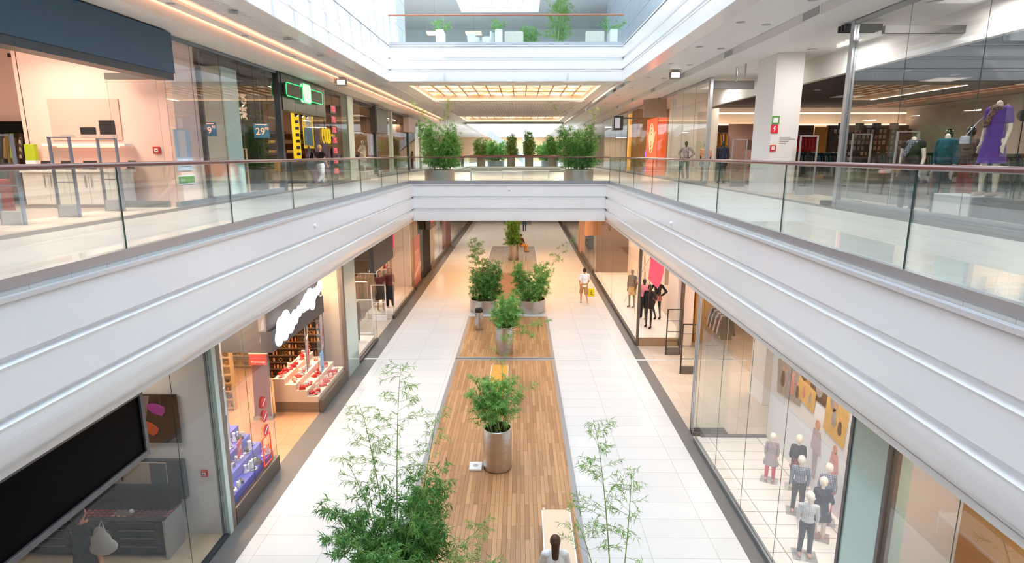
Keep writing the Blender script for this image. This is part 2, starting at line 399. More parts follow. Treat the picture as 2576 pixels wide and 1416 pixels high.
# amber stone ceiling light panels
q = NT('amber_onyx'); tc = q.n('TexCoord'); n1 = q.n('TexNoise', Scale=.8, Detail=7.0, Distortion=2.2); rp = q.n('ValToRGB')
rp.color_ramp.elements[0].position = .42; rp.color_ramp.elements[0].color = (*lin('#d9a55c'), 1); rp.color_ramp.elements[1].position = .6; rp.color_ramp.elements[1].color = (*lin('#fff9ee'), 1)
q.l(tc.outputs['Object'], n1.inputs[0]); q.l(n1.outputs['Fac'], rp.inputs[0]); q.l(rp.outputs[0], q.b.inputs['Emission Color']); q.b.inputs['Emission Strength'].default_value = .8
q.l(rp.outputs[0], q.b.inputs['Base Color']); q.b.inputs['Roughness'].default_value = .15
ONYX = q.M
GOLD = mat('gold_bar', '#b48a4e', .4, .4)
def amber(y0, y1, label, zt=10.62, x0=-5.3, x1=3.85, nbar=13, edge=True, st=1.0):
    t = thing('ceiling_light_panel', label, 'light panel', (0, (y0 + y1) / 2, zt), group=None)
    yc = (y0 + y1) / 2
    MB().box(x0, x1, y0 - yc, y1 - yc, 0, .05).build('diffuser', ONYX, t)
    mb = MB(); k = 1
    for k in range(1, nbar): xx = x0 + (x1 - x0) * k / nbar; mb.box(xx - .025, xx + .025, y0 - yc, y1 - yc, -.06, 0)
    for k in range(1, 4): yy = y0 - yc + (y1 - y0) * k / 4; mb.box(x0, x1, yy - .01, yy + .01, -.03, 0)
    mb.build('glazing_bars', GOLD, t)
    if edge:
        e = MB().box(x0, x0 + .07, y0 - yc, y1 - yc, -.3, -.24).box(x1 - .07, x1, y0 - yc, y1 - yc, -.3, -.24).box(x0, x1, y1 - yc - .07, y1 - yc, -.3, -.24)
        e.build('edge_light', mat('warm_edge', '#ffd9b0', .5, e=1.3, ec='#ffd2a0'), t)
    return t
amber(30, 38.2, 'big amber stone light panel in the soffit right behind the upper bridge')
amber(53.2, 61.9, 'second amber stone light panel, further back before the bright skylight')
for y0, y1 in ((30.1, 38.1), (53.3, 61.8)):
    for x in (-5.14, 3.69): area((x, (y0 + y1) / 2, 10.3), .12, 230, (1, .86, .7), 'edge_lamp', sy=y1 - y0)
t = amber(29.5, 44.5, 'warm amber light panel under the bridge above the ground floor walkway', zt=4.03, x0=-4.3, x1=3.3, edge=False)
area((-.5, 36, 3.95), 7, 480, (1, .44, .12), 'amber_lamp', sy=14)
# level 2 ceiling, right : soffit with a lower front band over the shops
struct('ceiling', MB().prism([(6.56, 10.32), (6.56, 10.08), (7.9, 10.24), (8.1, 10.24), (8.1, 11.5), (6.56, 11.5)], 'y', -8, 100), SOFFIT)
MIRR = mat('dark_mirror_slot', '#7d8f93', .08, .9)
mb = MB(); y = -6
while y < 90: mb.box(4.52, 4.94, y, y + 1.48, 10.3, 10.33); y += 1.5
struct('trim_6', mb, MIRR)
# ---------------- balustrades ----------------
def balustrade(label, x0, x1, y0, y1, zf, joints, railm=RAILRED, out=(0, 0), grp='glass balustrades round the voids', shoe=True):
    """a run along x or y; joints = positions of the pane joints along the run; out = direction towards the void"""
    t = thing('balustrade', label, 'balustrade', (0, 0, zf)); t['group'] = grp
    along_y = abs(y1 - y0) > abs(x1 - x0)
    a, b = (y0, y1) if along_y else (x0, x1); c = x0 if along_y else y0
    js = [a] + [j for j in joints if a < j < b] + [b]
    sgn = out[0] if along_y else out[1]
    def bx(mb, c0, c1, s0, s1, z0, z1):
        return mb.box(c0, c1, s0, s1, z0, z1) if along_y else mb.box(s0, s1, c0, c1, z0, z1)
    for j0, j1 in zip(js[:-1], js[1:]):
        mb = MB(); bx(mb, c - .008, c + .008, j0 + .006, j1 - .006, .06, 1.15)
        for i in range(len(mb.f)):
            f = mb.f[i]; vs = [mb.v[k] for k in f]; ax = 0 if along_y else 1
            mb.mi[i] = 0 if max(v[ax] for v in vs) - min(v[ax] for v in vs) < 1e-6 else 1
        mb.build('glass_pane', [GLASS, GLASSE], t)
    p0, p1 = (Vector((c, a, 1.17)), Vector((c, b, 1.17))) if along_y else (Vector((a, c, 1.17)), Vector((b, c, 1.17)))
    MB().tube([p0, p1], .032, 14).build('handrail', railm, t, smooth=True)
    if shoe:
        mb = MB(); bx(mb, c - .05 if sgn < 0 else c - .03, c + .03 if sgn < 0 else c + .05, a, b, 0, .11); mb.build('base_channel', ALU, t)
        mb = MB(); s0, s1 = c + sgn * .05, c + sgn * .17
        bx(mb, min(s0, s1), max(s0, s1), a, b, -.075, -.055); bx(mb, s1 - .008, s1 + .008, a, b, -.09, -.04); mb.build('ledge_trim', ALUL, t)
        pass
    return t
jl = [4.7, 7.65, 10.6, 13.55, 16.5, 19.45, 22.4, 25.3]
balustrade('glass balustrade with dark red handrail along the left edge of the void', XL - .13, XL - .13, .3, YF - .12, Z2, jl, out=(1, 0))
balustrade('glass balustrade with dark red handrail along the right edge of the void', XR + .13, XR + .13, .3, YF - .12, Z2, [3.3, 6.35, 9.45, 12.6, 15.75, 18.9, 22.0, 25.1], out=(-1, 0))
balustrade('glass balustrade with dark red handrail across the bridge with the two round planters', XL - .25, XR + .25, YF + .13, YF + .13, Z2, [-2.0, 1.0], out=(0, -1))
balustrade('glass balustrade with handrail on the upper bridge, near the top of the picture', XL3, XR3, YF3 + .13, YF3 + .13, Z3, [-4.0, -.9, 2.3], out=(0, -1), railm=mat('copper_rail', '#b27a63', .35, .3))
balustrade('distant glass balustrade on the left of the second void', XL - .13, XL - .13, 46.15, 61.85, Z2, [49, 52, 55, 58], out=(1, 0))
balustrade('distant glass balustrade on the right of the second void', XR + .13, XR + .13, 46.15, 61.85, Z2, [49, 52, 55, 58], out=(-1, 0))
balustrade('glass balustrade across the second void behind the white benches', XL - .1, XR + .1, 45.9, 45.9, Z2, [-2, 1], out=(0, 1))
balustrade('furthest glass balustrade across the second void in front of the brown planters', XL - .1, XR + .1, 62.1, 62.1, Z2, [-2, 1], out=(0, -1))

# ---------------- bamboo ----------------
LEAFD = NT('bamboo_leaf'); _tc = LEAFD.n('TexCoord'); _n = LEAFD.n('TexNoise', Scale=9.0, Detail=3.0); _r = LEAFD.n('ValToRGB')
def leafmat(name, c0, c1):
    q = NT(name); t = q.n('TexCoord'); n = q.n('TexNoise', Scale=7.0, Detail=3.0); r = q.n('ValToRGB')
    r.color_ramp.elements[0].position = .35; r.color_ramp.elements[0].color = (*lin(c0), 1)
    r.color_ramp.elements[1].position = .65; r.color_ramp.elements[1].color = (*lin(c1), 1)
    q.l(t.outputs['Object'], n.inputs[0]); q.l(n.outputs['Fac'], r.inputs[0]); q.l(r.outputs[0], q.b.inputs['Base Color'])
    q.b.inputs['Roughness'].default_value = .45
    tl = q.n('BsdfTranslucent'); q.l(r.outputs[0], tl.inputs[0]); mx = q.n('MixShader'); mx.inputs[0].default_value = .42
    q.l(q.b.outputs[0], mx.inputs[1]); q.l(tl.outputs[0], mx.inputs[2]); q.l(mx.outputs[0], q.t.nodes['Material Output'].inputs[0]); return q.M
LEAF1 = leafmat('dense_bamboo_leaf', '#437a35', '#8fc56e')
LEAF2 = leafmat('light_bamboo_leaf', '#77a648', '#a9cd7c')
LEAF3 = leafmat('mid_bamboo_leaf', '#559a42', '#a9d97f')
LEAFO = leafmat('olive_bamboo_leaf', '#5d8a44', '#a9bd72')
CULM = mat('bamboo_culm', '#8fae62', .45, var=.2, vs_=8)
def leaf(mb, p, d, L, W, rnd):
    d = d.normalized(); s = d.cross(Vector((rnd.uniform(-.4, .4), rnd.uniform(-.4, .4), 1))); 
    if s.length < .05: s = Vector((1, 0, 0))
    s.normalize(); n = s.cross(d)
    m = p + d * L * .4
    mb.add([p, m + s * W / 2 + n * W * .15, p + d * L - n * L * .12, m - s * W / 2 + n * W * .15], [(0, 1, 2), (0, 2, 3)])
def spray(mb, p, d, rnd, n=7, L=.11, W=.016, droop=.35):
    for k in range(n):
        a = rnd.uniform(0, 2 * PI); u = d.orthogonal().normalized(); v = d.cross(u).normalized()
        e = (d * rnd.uniform(.3, 1) + (u * math.cos(a) + v * math.sin(a)) * rnd.uniform(.3, 1.0) + Vector((0, 0, -droop))).normalized()
        leaf(mb, p + d * rnd.uniform(-.05, .05), e, L * rnd.uniform(.65, 1.15), W * rnd.uniform(.8, 1.2), rnd)
def culm_path(base, top, bend, n=7):
    base = Vector(base); top = Vector(top); P = []
    for i in range(n + 1):
        t = i / n; p = base.lerp(top, t); p.z = base.z + (top.z - base.z) * (1 - (1 - t) ** 1.25)
        p += Vector((bend[0], bend[1], 0)) * math.sin(t * PI) ; P.append(p)
    return P
def at(P, t):
    x = t * (len(P) - 1); i = min(int(x), len(P) - 2); return P[i].lerp(P[i + 1], x - i)
def bamboo(t, culms, leafm, seed, z0=0, leafL=.11, leafW=.017, name='foliage'):
    """culms: list of (base, top, bend, bare fraction, branch length, number of branches, leaves per spray)"""
    rnd = random.Random(seed); cm = MB(); lm = MB()
    for base, top, bend, bare, bl, nb, nl in culms:
        P = culm_path(base, top, bend); H = (P[-1] - P[0]).length
        cm.tube(P, [.012 * (1 - .75 * i / (len(P) - 1)) for i in range(len(P))], 5, caps=False)
        for k in range(nb):
            f = bare + (1 - bare) * (k + rnd.random()) / nb
            p = at(P, min(f, .999)); a = rnd.uniform(0, 2 * PI); r = bl * (1.15 - .75 * ((f - bare) / (1 - bare + 1e-6))) * rnd.uniform(.45, 1.1)
            d = Vector((math.cos(a), math.sin(a), rnd.uniform(.05, .6))).normalized()
            q1 = p + d * r * .55; q2 = p + d * r + Vector((0, 0, -.12 * r))
            cm.tube([p, q1, q2], [.0035, .0028, .0015], 3, caps=False)
            ns = max(2, int(r / .085))
            for j in range(ns):
                pp = q1.lerp(q2, (j + rnd.random()) / ns) if j % 3 else p.lerp(q1, .5 + .5 * rnd.random())
                spray(lm, pp, (d + Vector((rnd.uniform(-.5, .5), rnd.uniform(-.5, .5), rnd.uniform(-.3, .4)))).normalized(), rnd, nl, leafL, leafW)
    cm.build('stems', CULM, t, fix=False)
    lo = lm.build(name, leafm, t, fix=False); lo['kind'] = 'stuff'
    return lo
def planter(t, r, h, rim=.03, plinth=True, m=None):
    m = m or STEEL
    prof = [(r - .03, .0), (r - .03, .03), (r, .03), (r, h - .01), (r - .01, h), (r - rim, h), (r - rim, h - .25), (0, h - .25)]
    MB().lathe(prof, n=48).build('planter_pot', m, t, smooth=True)
    MB().lathe([(r - rim - .001, h - .16), ((r - rim) * .6, h - .13), (0, h - .11)], n=32).build('soil', SOIL, t, smooth=True)
def bush(seed, n, r, h0, h1, spread, zb, bl=.45, nb=16, nl=7, bare=.25, lean=(0, 0)):
    nb = int(nb * 1.5)
    rnd = random.Random(seed); L = []
    for k in range(n):
        a = rnd.uniform(0, 2 * PI); q = r * math.sqrt(rnd.random()); h = rnd.uniform(h0, h1)
        b = (q * math.cos(a), q * math.sin(a), zb)
        s = spread * (.3 + .7 * rnd.random())
        L.append((b, (b[0] * 1.2 + s * math.cos(a) + lean[0], b[1] * 1.2 + s * math.sin(a) + lean[1], zb + h), (rnd.uniform(-.1, .1), rnd.uniform(-.1, .1)), bare, bl, nb, nl))
    return L
# ---------------- figures: people and shop mannequins ----------------
def cap(mb, a, ra, b, rb, n=10):
    a = Vector(a); b = Vector(b); d = b - a; L = d.length
    if L < 1e-5: return mb.ell(a, (ra, ra, ra))
    d.normalize(); P = []; R = []
    for k in (0, .3, .7): P.append(a - d * ra * math.cos(k * PI / 2) ); R.append(max(.002, ra * math.sin(k * PI / 2)))
    P.append(a); R.append(ra); P.append(b); R.append(rb)
    for k in (.7, .3, 0): P.append(b + d * rb * math.cos(k * PI / 2)); R.append(max(.002, rb * math.sin(k * PI / 2)))
    return mb.tube(P, R, n)
def blob(name, mb, m, parent, voxel=.011, smooth=3):
    me = mb.mesh('tmp_' + name, m); o = bpy.data.objects.new('tmp', me); COL.objects.link(o)
    rm = o.modifiers.new('r', 'REMESH'); rm.mode = 'VOXEL'; rm.voxel_size = voxel; rm.use_smooth_shade = True
    sm = o.modifiers.new('s', 'SMOOTH'); sm.factor = .5; sm.iterations = smooth
    dg = bpy.context.evaluated_depsgraph_get(); dg.update()
    nm = bpy.data.meshes.new_from_object(o.evaluated_get(dg)); nm.name = name
    bpy.data.objects.remove(o); bpy.data.meshes.remove(me)
    if not nm.materials: nm.materials.append(m)
    q = bpy.data.objects.new(name, nm); COL.objects.link(q); q.parent = parent; return q
POSES = {  # degrees-free joint targets in metres for a 1.75 m figure facing -Y
 'stand': dict(la=((.2, 0, 1.42), (.24, .03, 1.13), (.23, -.03, .87)), ra=((-.2, 0, 1.42), (-.24, .03, 1.13), (-.23, -.03, .87)),
               ll=((.09, 0, .92), (.11, -.01, .5), (.12, .02, .08)), rl=((-.09, 0, .92), (-.11, -.01, .5), (-.12, .02, .08))),
 'walk': dict(la=((.2, 0, 1.42), (.25, .1, 1.15), (.23, .12, .9)), ra=((-.2, 0, 1.42), (-.25, -.06, 1.14), (-.22, -.2, .93)),
              ll=((.09, 0, .92), (.1, -.2, .53), (.1, -.2, .09)), rl=((-.09, 0, .92), (-.1, .03, .5), (-.1, .36, .16))),
 'hip': dict(la=((.2, 0, 1.42), (.38, .06, 1.18), (.22, -.06, 1.0)), ra=((-.2, 0, 1.42), (-.38, .06, 1.18), (-.22, -.06, 1.0)),
             ll=((.09, 0, .92), (.12, -.05, .5), (.14, .02, .08)), rl=((-.09, 0, .92), (-.14, -.12, .5), (-.02, -.12, .08))),
 'reach': dict(la=((.2, 0, 1.42), (.32, -.12, 1.22), (.36, -.34, 1.2)), ra=((-.2, 0, 1.42), (-.26, .03, 1.13), (-.24, -.03, .87)),
               ll=((.09, 0, .92), (.11, -.06, .5), (.12, -.1, .08)), rl=((-.09, 0, .92), (-.11, .02, .5), (-.12, .1, .08))),
 'sit': dict(la=((.2, 0, 1.42), (.26, -.08, 1.14), (.14, -.28, 1.02)), ra=((-.2, 0, 1.42), (-.26, -.08, 1.14), (-.14, -.28, 1.02)),
             ll=((.09, 0, .92), (.12, -.42, .92), (.12, -.42, .47)), rl=((-.09, 0, .92), (-.12, -.42, .92), (-.14, -.42, .47))),
}
def hand(mb, w, d, side, k=1.0):
    """palm, four fingers of unequal length and a thumb from the side of the palm"""
    w = Vector(w); d = Vector(d).normalized(); f = Vector((0, -1, 0)); lat = d.cross(f)
    if lat.length < .1: lat = Vector((1, 0, 0))
    lat.normalize(); f = lat.cross(d).normalized()
    p = w + d * .05 * k
    cap(mb, w, .024 * k, w + d * .035 * k, .026 * k, 8)
    for q in (-1, 0, 1): cap(mb, w + d * .03 * k + f * .018 * q * k, .015 * k, w + d * .09 * k + f * .022 * q * k, .014 * k, 6)
    for i, ln in enumerate((.058, .07, .074, .064)):
        b = w + d * .09 * k + f * (-.032 + .0215 * i) * k * -1; L = ln * k
        m = b + d * L * .55 - lat * side * .006; e = m + d * L * .45 - lat * side * .022 * k
        cap(mb, b, .0092 * k, m, .0088 * k, 6); cap(mb, m, .0088 * k, e, .0075 * k, 6)
    b = w + d * .03 * k + f * .03 * k; m = b + d * .035 * k + f * .025 * k; cap(mb, b, .012 * k, m, .0105 * k, 6); cap(mb, m, .0105 * k, m + d * .03 * k + f * .004, .0085 * k, 6)
def figure(label, loc, rz=0, h=1.75, pose='stand', skin=None, female=False, head='face', top=None, sleeves=.5, legs=None, leglen=1.0, skirt=None, shoes=None,
           hair=None, hairlen=0, cat='person', group=None, name=None, vox=.012, extra=None, neck=None, base=None, child=False, topz=.93, scarf=None):
    skin = skin or SKIN; k = h / 1.75
    t = thing(name or ('person' if cat == 'person' else 'mannequin'), label, cat, loc, rz, group); t.scale = (k, k, k)
    P = POSES[pose]; sw = .17 if female else .195; hw = 1.06 if female else 1.0
    body = MB()
    def J(key):
        s, e, w_ = [Vector(v) for v in P[key]]; sg = 1 if s.x > 0 else -1
        dx = (sw - .2) * sg; return Vector((s.x + dx, s.y, s.z)), Vector((e.x + dx, e.y, e.z)), Vector((w_.x + dx, w_.y, w_.z))
    cw = .135 if female else .155
    body.ell((0, 0, 1.3), (cw, .1, .2)); body.ell((0, .0, 1.12), (.115 if female else .135, .085, .17)); body.ell((0, .01, .96), (.15 * hw, .11, .13))
    cap(body, (-sw + .03, 0, 1.42), .05, (sw - .03, 0, 1.42), .05); cap(body, (0, 0, 1.4), .06, (0, -.005, 1.53), .048)
    if female: body.ell((.06, -.075, 1.3), (.055, .05, .055)); body.ell((-.06, -.075, 1.3), (.055, .05, .055))
    hs = 1.45 if child else 1.0
    if head in ('face', 'egg'):
        hz = 1.645 + (.05 if child else 0)
        body.ell((0, -.012, hz), (.077 * hs, .092 * hs, .112 * (1.3 if child else 1)), 16, 12); 
        if head == 'face':
            body.ell((0, -.045, hz - .06), (.05, .05, .05)); cap(body, (0, -.1, hz - .005), .009, (0, -.117, hz - .032), .014)
            cap(body, (-.02, -.098, hz - .065), .007, (.02, -.098, hz - .065), .007)
            for s in (-1, 1): body.ell((s * .078, .0, hz - .015), (.012, .02, .032))
    for key in ('la', 'ra'):
        s, e, w_ = J(key); cap(body, s, .05 if not female else .043, e, .038 if not female else .033); cap(body, e, .038 if not female else .033, w_, .025)
        hand(body, w_, w_ - e, 1 if s.x > 0 else -1)
    for key in ('ll', 'rl'):
        s, e, a = [Vector(v) for v in P[key]]; cap(body, s, .083, e, .052); cap(body, e, .052, a + Vector((0, 0, .02)), .036); cap(body, e.lerp(a, .3) + Vector((0, .015, 0)), .05, e.lerp(a, .55), .042)
        cap(body, a + Vector((0, .025, -.035)), .033, a + Vector((0, -.15, -.055)), .024)
    blob('body', body, skin, t, vox)
    if head == 'face':
        for s in (-1, 1): MB().ell((s * .03, -.098, 1.65), (.012, .006, .007), 8, 6).build('eye', BLACK, t, smooth=True)
    I = .014
    if top:
        mb = MB(); mb.ell((0, 0, 1.3), (cw + I + .01, .115 + I, .2)); mb.ell((0, .0, 1.12), (.135 + I, .1 + I, .17)); mb.ell((0, .01, topz + .07), (.155 + I, .118 + I, .1))
        cap(mb, (-sw + .03, 0, 1.42), .056 + I, (sw - .03, 0, 1.42), .056 + I)
        cap(mb, (0, .01, 1.1), .11, (0, .01, topz + .08), .12)
        if female: mb.ell((.06, -.075, 1.3), (.065, .06, .06)); mb.ell((-.06, -.075, 1.3), (.065, .06, .06))
        for key in ('la', 'ra'):
            s, e, w_ = J(key)
            if sleeves > 0: cap(mb, s, (.044 if female else .052) + I, s.lerp(e, min(1, sleeves * 2)), (.04 if female else .046) + I)
            if sleeves > .5: cap(mb, e, .045 + I, e.lerp(w_, (sleeves - .5) * 2), .03 + I)
        blob('top', mb, top, t, vox, 2)
    if legs:
        mb = MB(); mb.ell((0, .01, .97), (.155 * hw + I, .115 + I, .12))
        for key in ('ll', 'rl'):
            s, e, a = [Vector(v) for v in P[key]]; cap(mb, s, .09 + I, s.lerp(e, min(1, leglen * 2)), .058 + I + (.02 if leglen < 1 else .004))
            if leglen > .5: cap(mb, e, .06 + I, e.lerp(a, (leglen - .5) * 2), .046 + I)
        blob('trousers', mb, legs, t, vox, 2)
    if skirt:
        z0, z1, r0, r1, sm = skirt; mb = MB(); pr = []
        for i in range(9):
            f = i / 8; pr.append((r0 + (r1 - r0) * f ** .8, z0 + (z1 - z0) * f))
        n = 40; vs = []; fs = []
        for i, (r, z) in enumerate(pr):
            for j in range(n):
                a = 2 * PI * j / n; rr = r * (1 + .05 * (i / 8) * math.sin(a * 9)); vs.append((rr * math.cos(a), rr * .78 * math.sin(a) + .01, z))
        for i in range(8):
            for j in range(n): fs.append((i * n + j, i * n + (j + 1) % n, (i + 1) * n + (j + 1) % n, (i + 1) * n + j))
        fs.append(tuple(range(n))); mb.add(vs, fs); mb.build('skirt', sm, t, smooth='all')
    if shoes:
        for key in ('ll', 'rl'):
            a = Vector(P[key][2]); mb = MB(); cap(mb, a + Vector((0, .03, -.035)), .042, a + Vector((0, -.15, -.05)), .036, 8); mb.ell((a.x, a.y - .06, a.z - .06), (.045, .13, .022)); blob('shoe', mb, shoes, t, vox, 2)
    if hair:
        mb = MB(); mb.ell((0, .012, 1.665), (.09, .098, .108), 16, 10)
        if hairlen: cap(mb, (0, .06, 1.65), .075, (0, .085, 1.62 - hairlen), .06)
        # cut away the face side
        o = blob('hair', mb, hair, t, vox, 2)
        bm = bmesh.new(); bm.from_mesh(o.data); bmesh.ops.delete(bm, geom=[v for v in bm.verts if v.co.y < -.03 and v.co.z < 1.70], context='VERTS'); bm.to_mesh(o.data); bm.free()
    if scarf:
        mb = MB()
        for i in range(12): a = 2 * PI * i / 12; b = 2 * PI * (i + 1) / 12; cap(mb, (.11 * math.cos(a), .09 * math.sin(a), 1.46 + .02 * math.sin(3 * a)), .035, (.11 * math.cos(b), .09 * math.sin(b), 1.46 + .02 * math.sin(3 * b)), .035, 8)
        cap(mb, (.02, -.1, 1.44), .05, (-.08, -.15, 1.18), .05); blob('scarf', mb, scarf, t, vox, 2)
    if base: MB().box(-.3, .3, -.3, .22, -.012, .0).build('base_plate', base, t)
    return t
def cloth(name, c, kind=None, c2=None, sc=20, r=.8):
    if name in MATS: return MATS[name]
    if not kind: return mat(name, c, r, var=.12, vs_=14)
    q = NT(name); tc = q.n('TexCoord'); q.b.inputs['Roughness'].default_value = r
    sep = q.n('SeparateXYZ'); q.l(tc.outputs['Object'], sep.inputs[0])
    def wave(out, s, th=.5):
        m = q.n('Math', _operation='MULTIPLY'); m.inputs[1].default_value = s; q.l(out, m.inputs[0])
        f = q.n('Math', _operation='FRACT'); q.l(m.outputs[0], f.inputs[0]); g = q.n('Math', _operation='GREATER_THAN'); g.inputs[1].default_value = th; q.l(f.outputs[0], g.inputs[0]); return g.outputs[0]
    a = wave(sep.outputs[0], sc)
    if kind == 'plaid':
        b = wave(sep.outputs[2], sc, .5); s = q.n('Math', _operation='ADD'); q.l(a, s.inputs[0]); q.l(b, s.inputs[1])
        h = q.n('Math', _operation='MULTIPLY'); h.inputs[1].default_value = .5; q.l(s.outputs[0], h.inputs[0]); a = h.outputs[0]
    if kind == 'print':
        n = q.n('TexNoise', Scale=float(sc), Detail=2.0); q.l(tc.outputs['Object'], n.inputs[0]); g = q.n('Math', _operation='GREATER_THAN'); g.inputs[1].default_value = .5; q.l(n.outputs['Fac'], g.inputs[0]); a = g.outputs[0]
    mx = q.n('Mix', _data_type='RGBA'); mx.inputs['A'].default_value = (*lin(c), 1); mx.inputs['B'].default_value = (*lin(c2), 1); q.l(a, mx.inputs['Factor']); q.l(mx.outputs['Result'], q.b.inputs['Base Color'])
    return q.M
# ---------------- ground floor centre strip ----------------
def deck(y0, y1, label):
    t = thing('wooden_deck', label, 'decking', (-.5, (y0 + y1) / 2, 0)); h = (y1 - y0) / 2
    MB().box(-1.65, 1.63, -h + .12, h - .12, 0, .03).build('planking', DECK, t)
    mb = MB(); mb.box(-1.77, -1.65, -h, h, 0, .03).box(1.63, 1.75, -h, h, 0, .03).box(-1.65, 1.63, -h, -h + .12, 0, .03).box(-1.65, 1.63, h - .12, h, 0, .03)
    mb.build('metal_edging', mat('grey_metal_edging', '#9a9a9c', .4, .5), t); return t
deck(4.5, 20.24, 'long oak plank deck in the foreground with grey metal edging')
deck(20.37, 26.0, 'shorter oak plank deck section beyond the floor joint, under the litter bin')
mb = MB()
for k in range(34): mb.box(-1.65 + k * .097, -1.59 + k * .097, -5.4, 5.4, 0, .04)
t = thing('steel_grating', 'grey slatted grating strip on the floor around the furthest tall planter', 'grating', (-.5, 41.5, 0), group=None)
mb.build('bars', mat('grey_slat', '#8d8a88', .45, .4), t)
MB().box(-1.72, -1.64, -5.4, 5.4, 0, .06).box(1.64, 1.72, -5.4, 5.4, 0, .06).box(-1.64, 1.64, 5.3, 5.4, 0, .06).build('white_edging', ALUL, t)
tag(MB().box(-1.35, .35, 29.2, 36, 0, .02).build('floor_mat', mat('dark_brown_deck', '#6e5440', .5)), 'dark brown floor panel between the two round planters and the grating', 'floor mat')
tag(MB().box(-1.7, 1.2, 62, 65.5, 0, .02).build('floor_mat', mat('grey_mat', '#8d8884', .7)), 'pale grey floor mat far down the ground floor walkway', 'floor mat')

def tall_pot(label, x, y, r, h, seed, **k):
    t = thing('potted_bamboo', label, 'potted bamboo', (x, y, .03), group='potted bamboos on the ground floor'); planter(t, r, h); return t
t = tall_pot('tall round steel planter with leafy bamboo, alone on the foreground deck', -.5, 12.75, .33, 1.0, 1)
bamboo(t, bush(11, 9, .2, .75, 1.3, .3, .85, .36, 12, 7, .22, (-.18, .05)) + bush(12, 3, .15, .9, 1.25, .35, .85, .45, 9, 6, .4, (.45, .2)) + bush(15, 4, .15, .8, 1.3, .3, .85, .45, 11, 7, .3, (-.45, .2)), LEAF3, 21, leafL=.12, leafW=.02)
MB().cbox((.08, -.22, .92), (.035, .004, .12), rx=-.2).build('plant_tag', WHITE, t)
bamboo(t, [((.15, 0, .85), (.02, .3, 2.75), (.05, 0), .5, .42, 10, 5)], LEAF2, 5, name='tall_shoot', leafL=.11)
t = tall_pot('tall round steel planter with bamboo arching right, at the far end of the deck', -.55, 21.0, .31, 1.0, 2)
bamboo(t, bush(13, 14, .2, .6, 1.35, .35, .85, .42, 14, 7, .15), LEAF3, 22, leafL=.13, leafW=.022)
bamboo(t, [((.1, -.1, .9), (1.6, -.3, 1.25), (.1, 0), .25, .4, 14, 6), ((.1, -.1, .9), (1.0, -.9, .9), (.1, 0), .3, .4, 12, 6), ((0, -.1, .9), (.2, -1.2, .75), (0, -.1), .3, .4, 11, 6), ((.1, .1, .9), (.5, .2, 2.3), (0, 0), .4, .45, 12, 6)], LEAF2, 6, name='arching_shoots', leafL=.13, leafW=.02)
t = thing('potted_bamboo', 'low round steel planter of dense bamboo on the left behind the litter bin', 'potted bamboo', (-1.64, 27.1, 0), group='potted bamboos on the ground floor')
planter(t, .64, .58)
bamboo(t, bush(14, 26, .5, 1.0, 1.95, .25, .45, .42, 15, 7, .12), LEAF1, 23, leafL=.15, leafW=.026)
bamboo(t, bush(16, 3, .3, 2.6, 3.1, .3, .45, .55, 12, 6, .5, (-.3, 0)), LEAFO, 24, name='tall_shoots', leafL=.15, leafW=.022)
t = thing('potted_bamboo', 'low round steel planter of bamboo on the right with a long shoot leaning right', 'potted bamboo', (.55, 27.1, 0), group='potted bamboos on the ground floor')
planter(t, .64, .58)
bamboo(t, bush(17, 24, .5, 1.0, 1.9, .45, .45, .42, 15, 7, .12), LEAF3, 25, leafL=.15, leafW=.026)
bamboo(t, [((.3, 0, .5), (2.0, .6, 3.3), (-.2, 0), .45, .5, 16, 6), ((-.2, -.2, .5), (-.6, -.5, 2.2), (0, 0), .4, .45, 12, 7)], LEAFO, 26, name='leaning_shoots', leafL=.15, leafW=.02)
t = thing('potted_bamboo', 'tall steel planter with dark narrow bamboo standing on the grating, furthest back', 'potted bamboo', (-.42, 40.8, .041), group='potted bamboos on the ground floor')
planter(t, .35, 1.1)
bamboo(t, bush(18, 16, .25, 1.2, 2.6, .12, .95, .45, 14, 7, .05), LEAF1, 27, leafL=.2, leafW=.035)
# foreground bamboo: crowns rise into the picture from planters just below its lower edge
t = thing('potted_bamboo', 'large foreground bamboo at the bottom left of the deck with dark dense leaves', 'potted bamboo', (-1.85, 8.0, .03), group='potted bamboos on the ground floor')
planter(t, .36, .8)
bamboo(t, bush(31, 20, .28, .7, 1.35, .75, .7, .42, 16, 8, .2) + bush(32, 5, .2, 1.2, 1.7, .3, .7, .42, 14, 8, .3, (.35, .35)) + bush(33, 4, .2, .9, 1.3, .5, .7, .4, 12, 7, .3, (-.55, .2)), LEAF1, 41, leafL=.115, leafW=.018)
bamboo(t, [((0, .1, .7), (.05, .7, 3.95), (-.05, .1), .42, .62, 30, 5), ((-.1, .1, .7), (-.6, .6, 3.35), (0, .1), .42, .5, 24, 5), ((.1, .1, .7), (.6, .65, 3.2), (.05, .1), .42, .5, 22, 5), ((-.15, .1, .7), (-.85, .4, 2.6), (0, .1), .45, .4, 12, 5),
           ((.1, 0, .7), (1.3, .5, 1.35), (.2, .1), .35, .42, 20, 6), ((.1, -.1, .7), (1.5, .15, 1.0), (.2, 0), .35, .42, 20, 6), ((.1, -.1, .7), (1.1, -.1, 1.2), (.2, 0), .35, .4, 16, 6)], LEAF2, 42, name='tall_feathery_shoots', leafL=.105, leafW=.013)
t = thing('potted_bamboo', 'sparse feathery bamboo with pale leaves at the bottom right of the deck', 'potted bamboo', (1.38, 7.7, .03), group='potted bamboos on the ground floor')
planter(t, .3, .55)
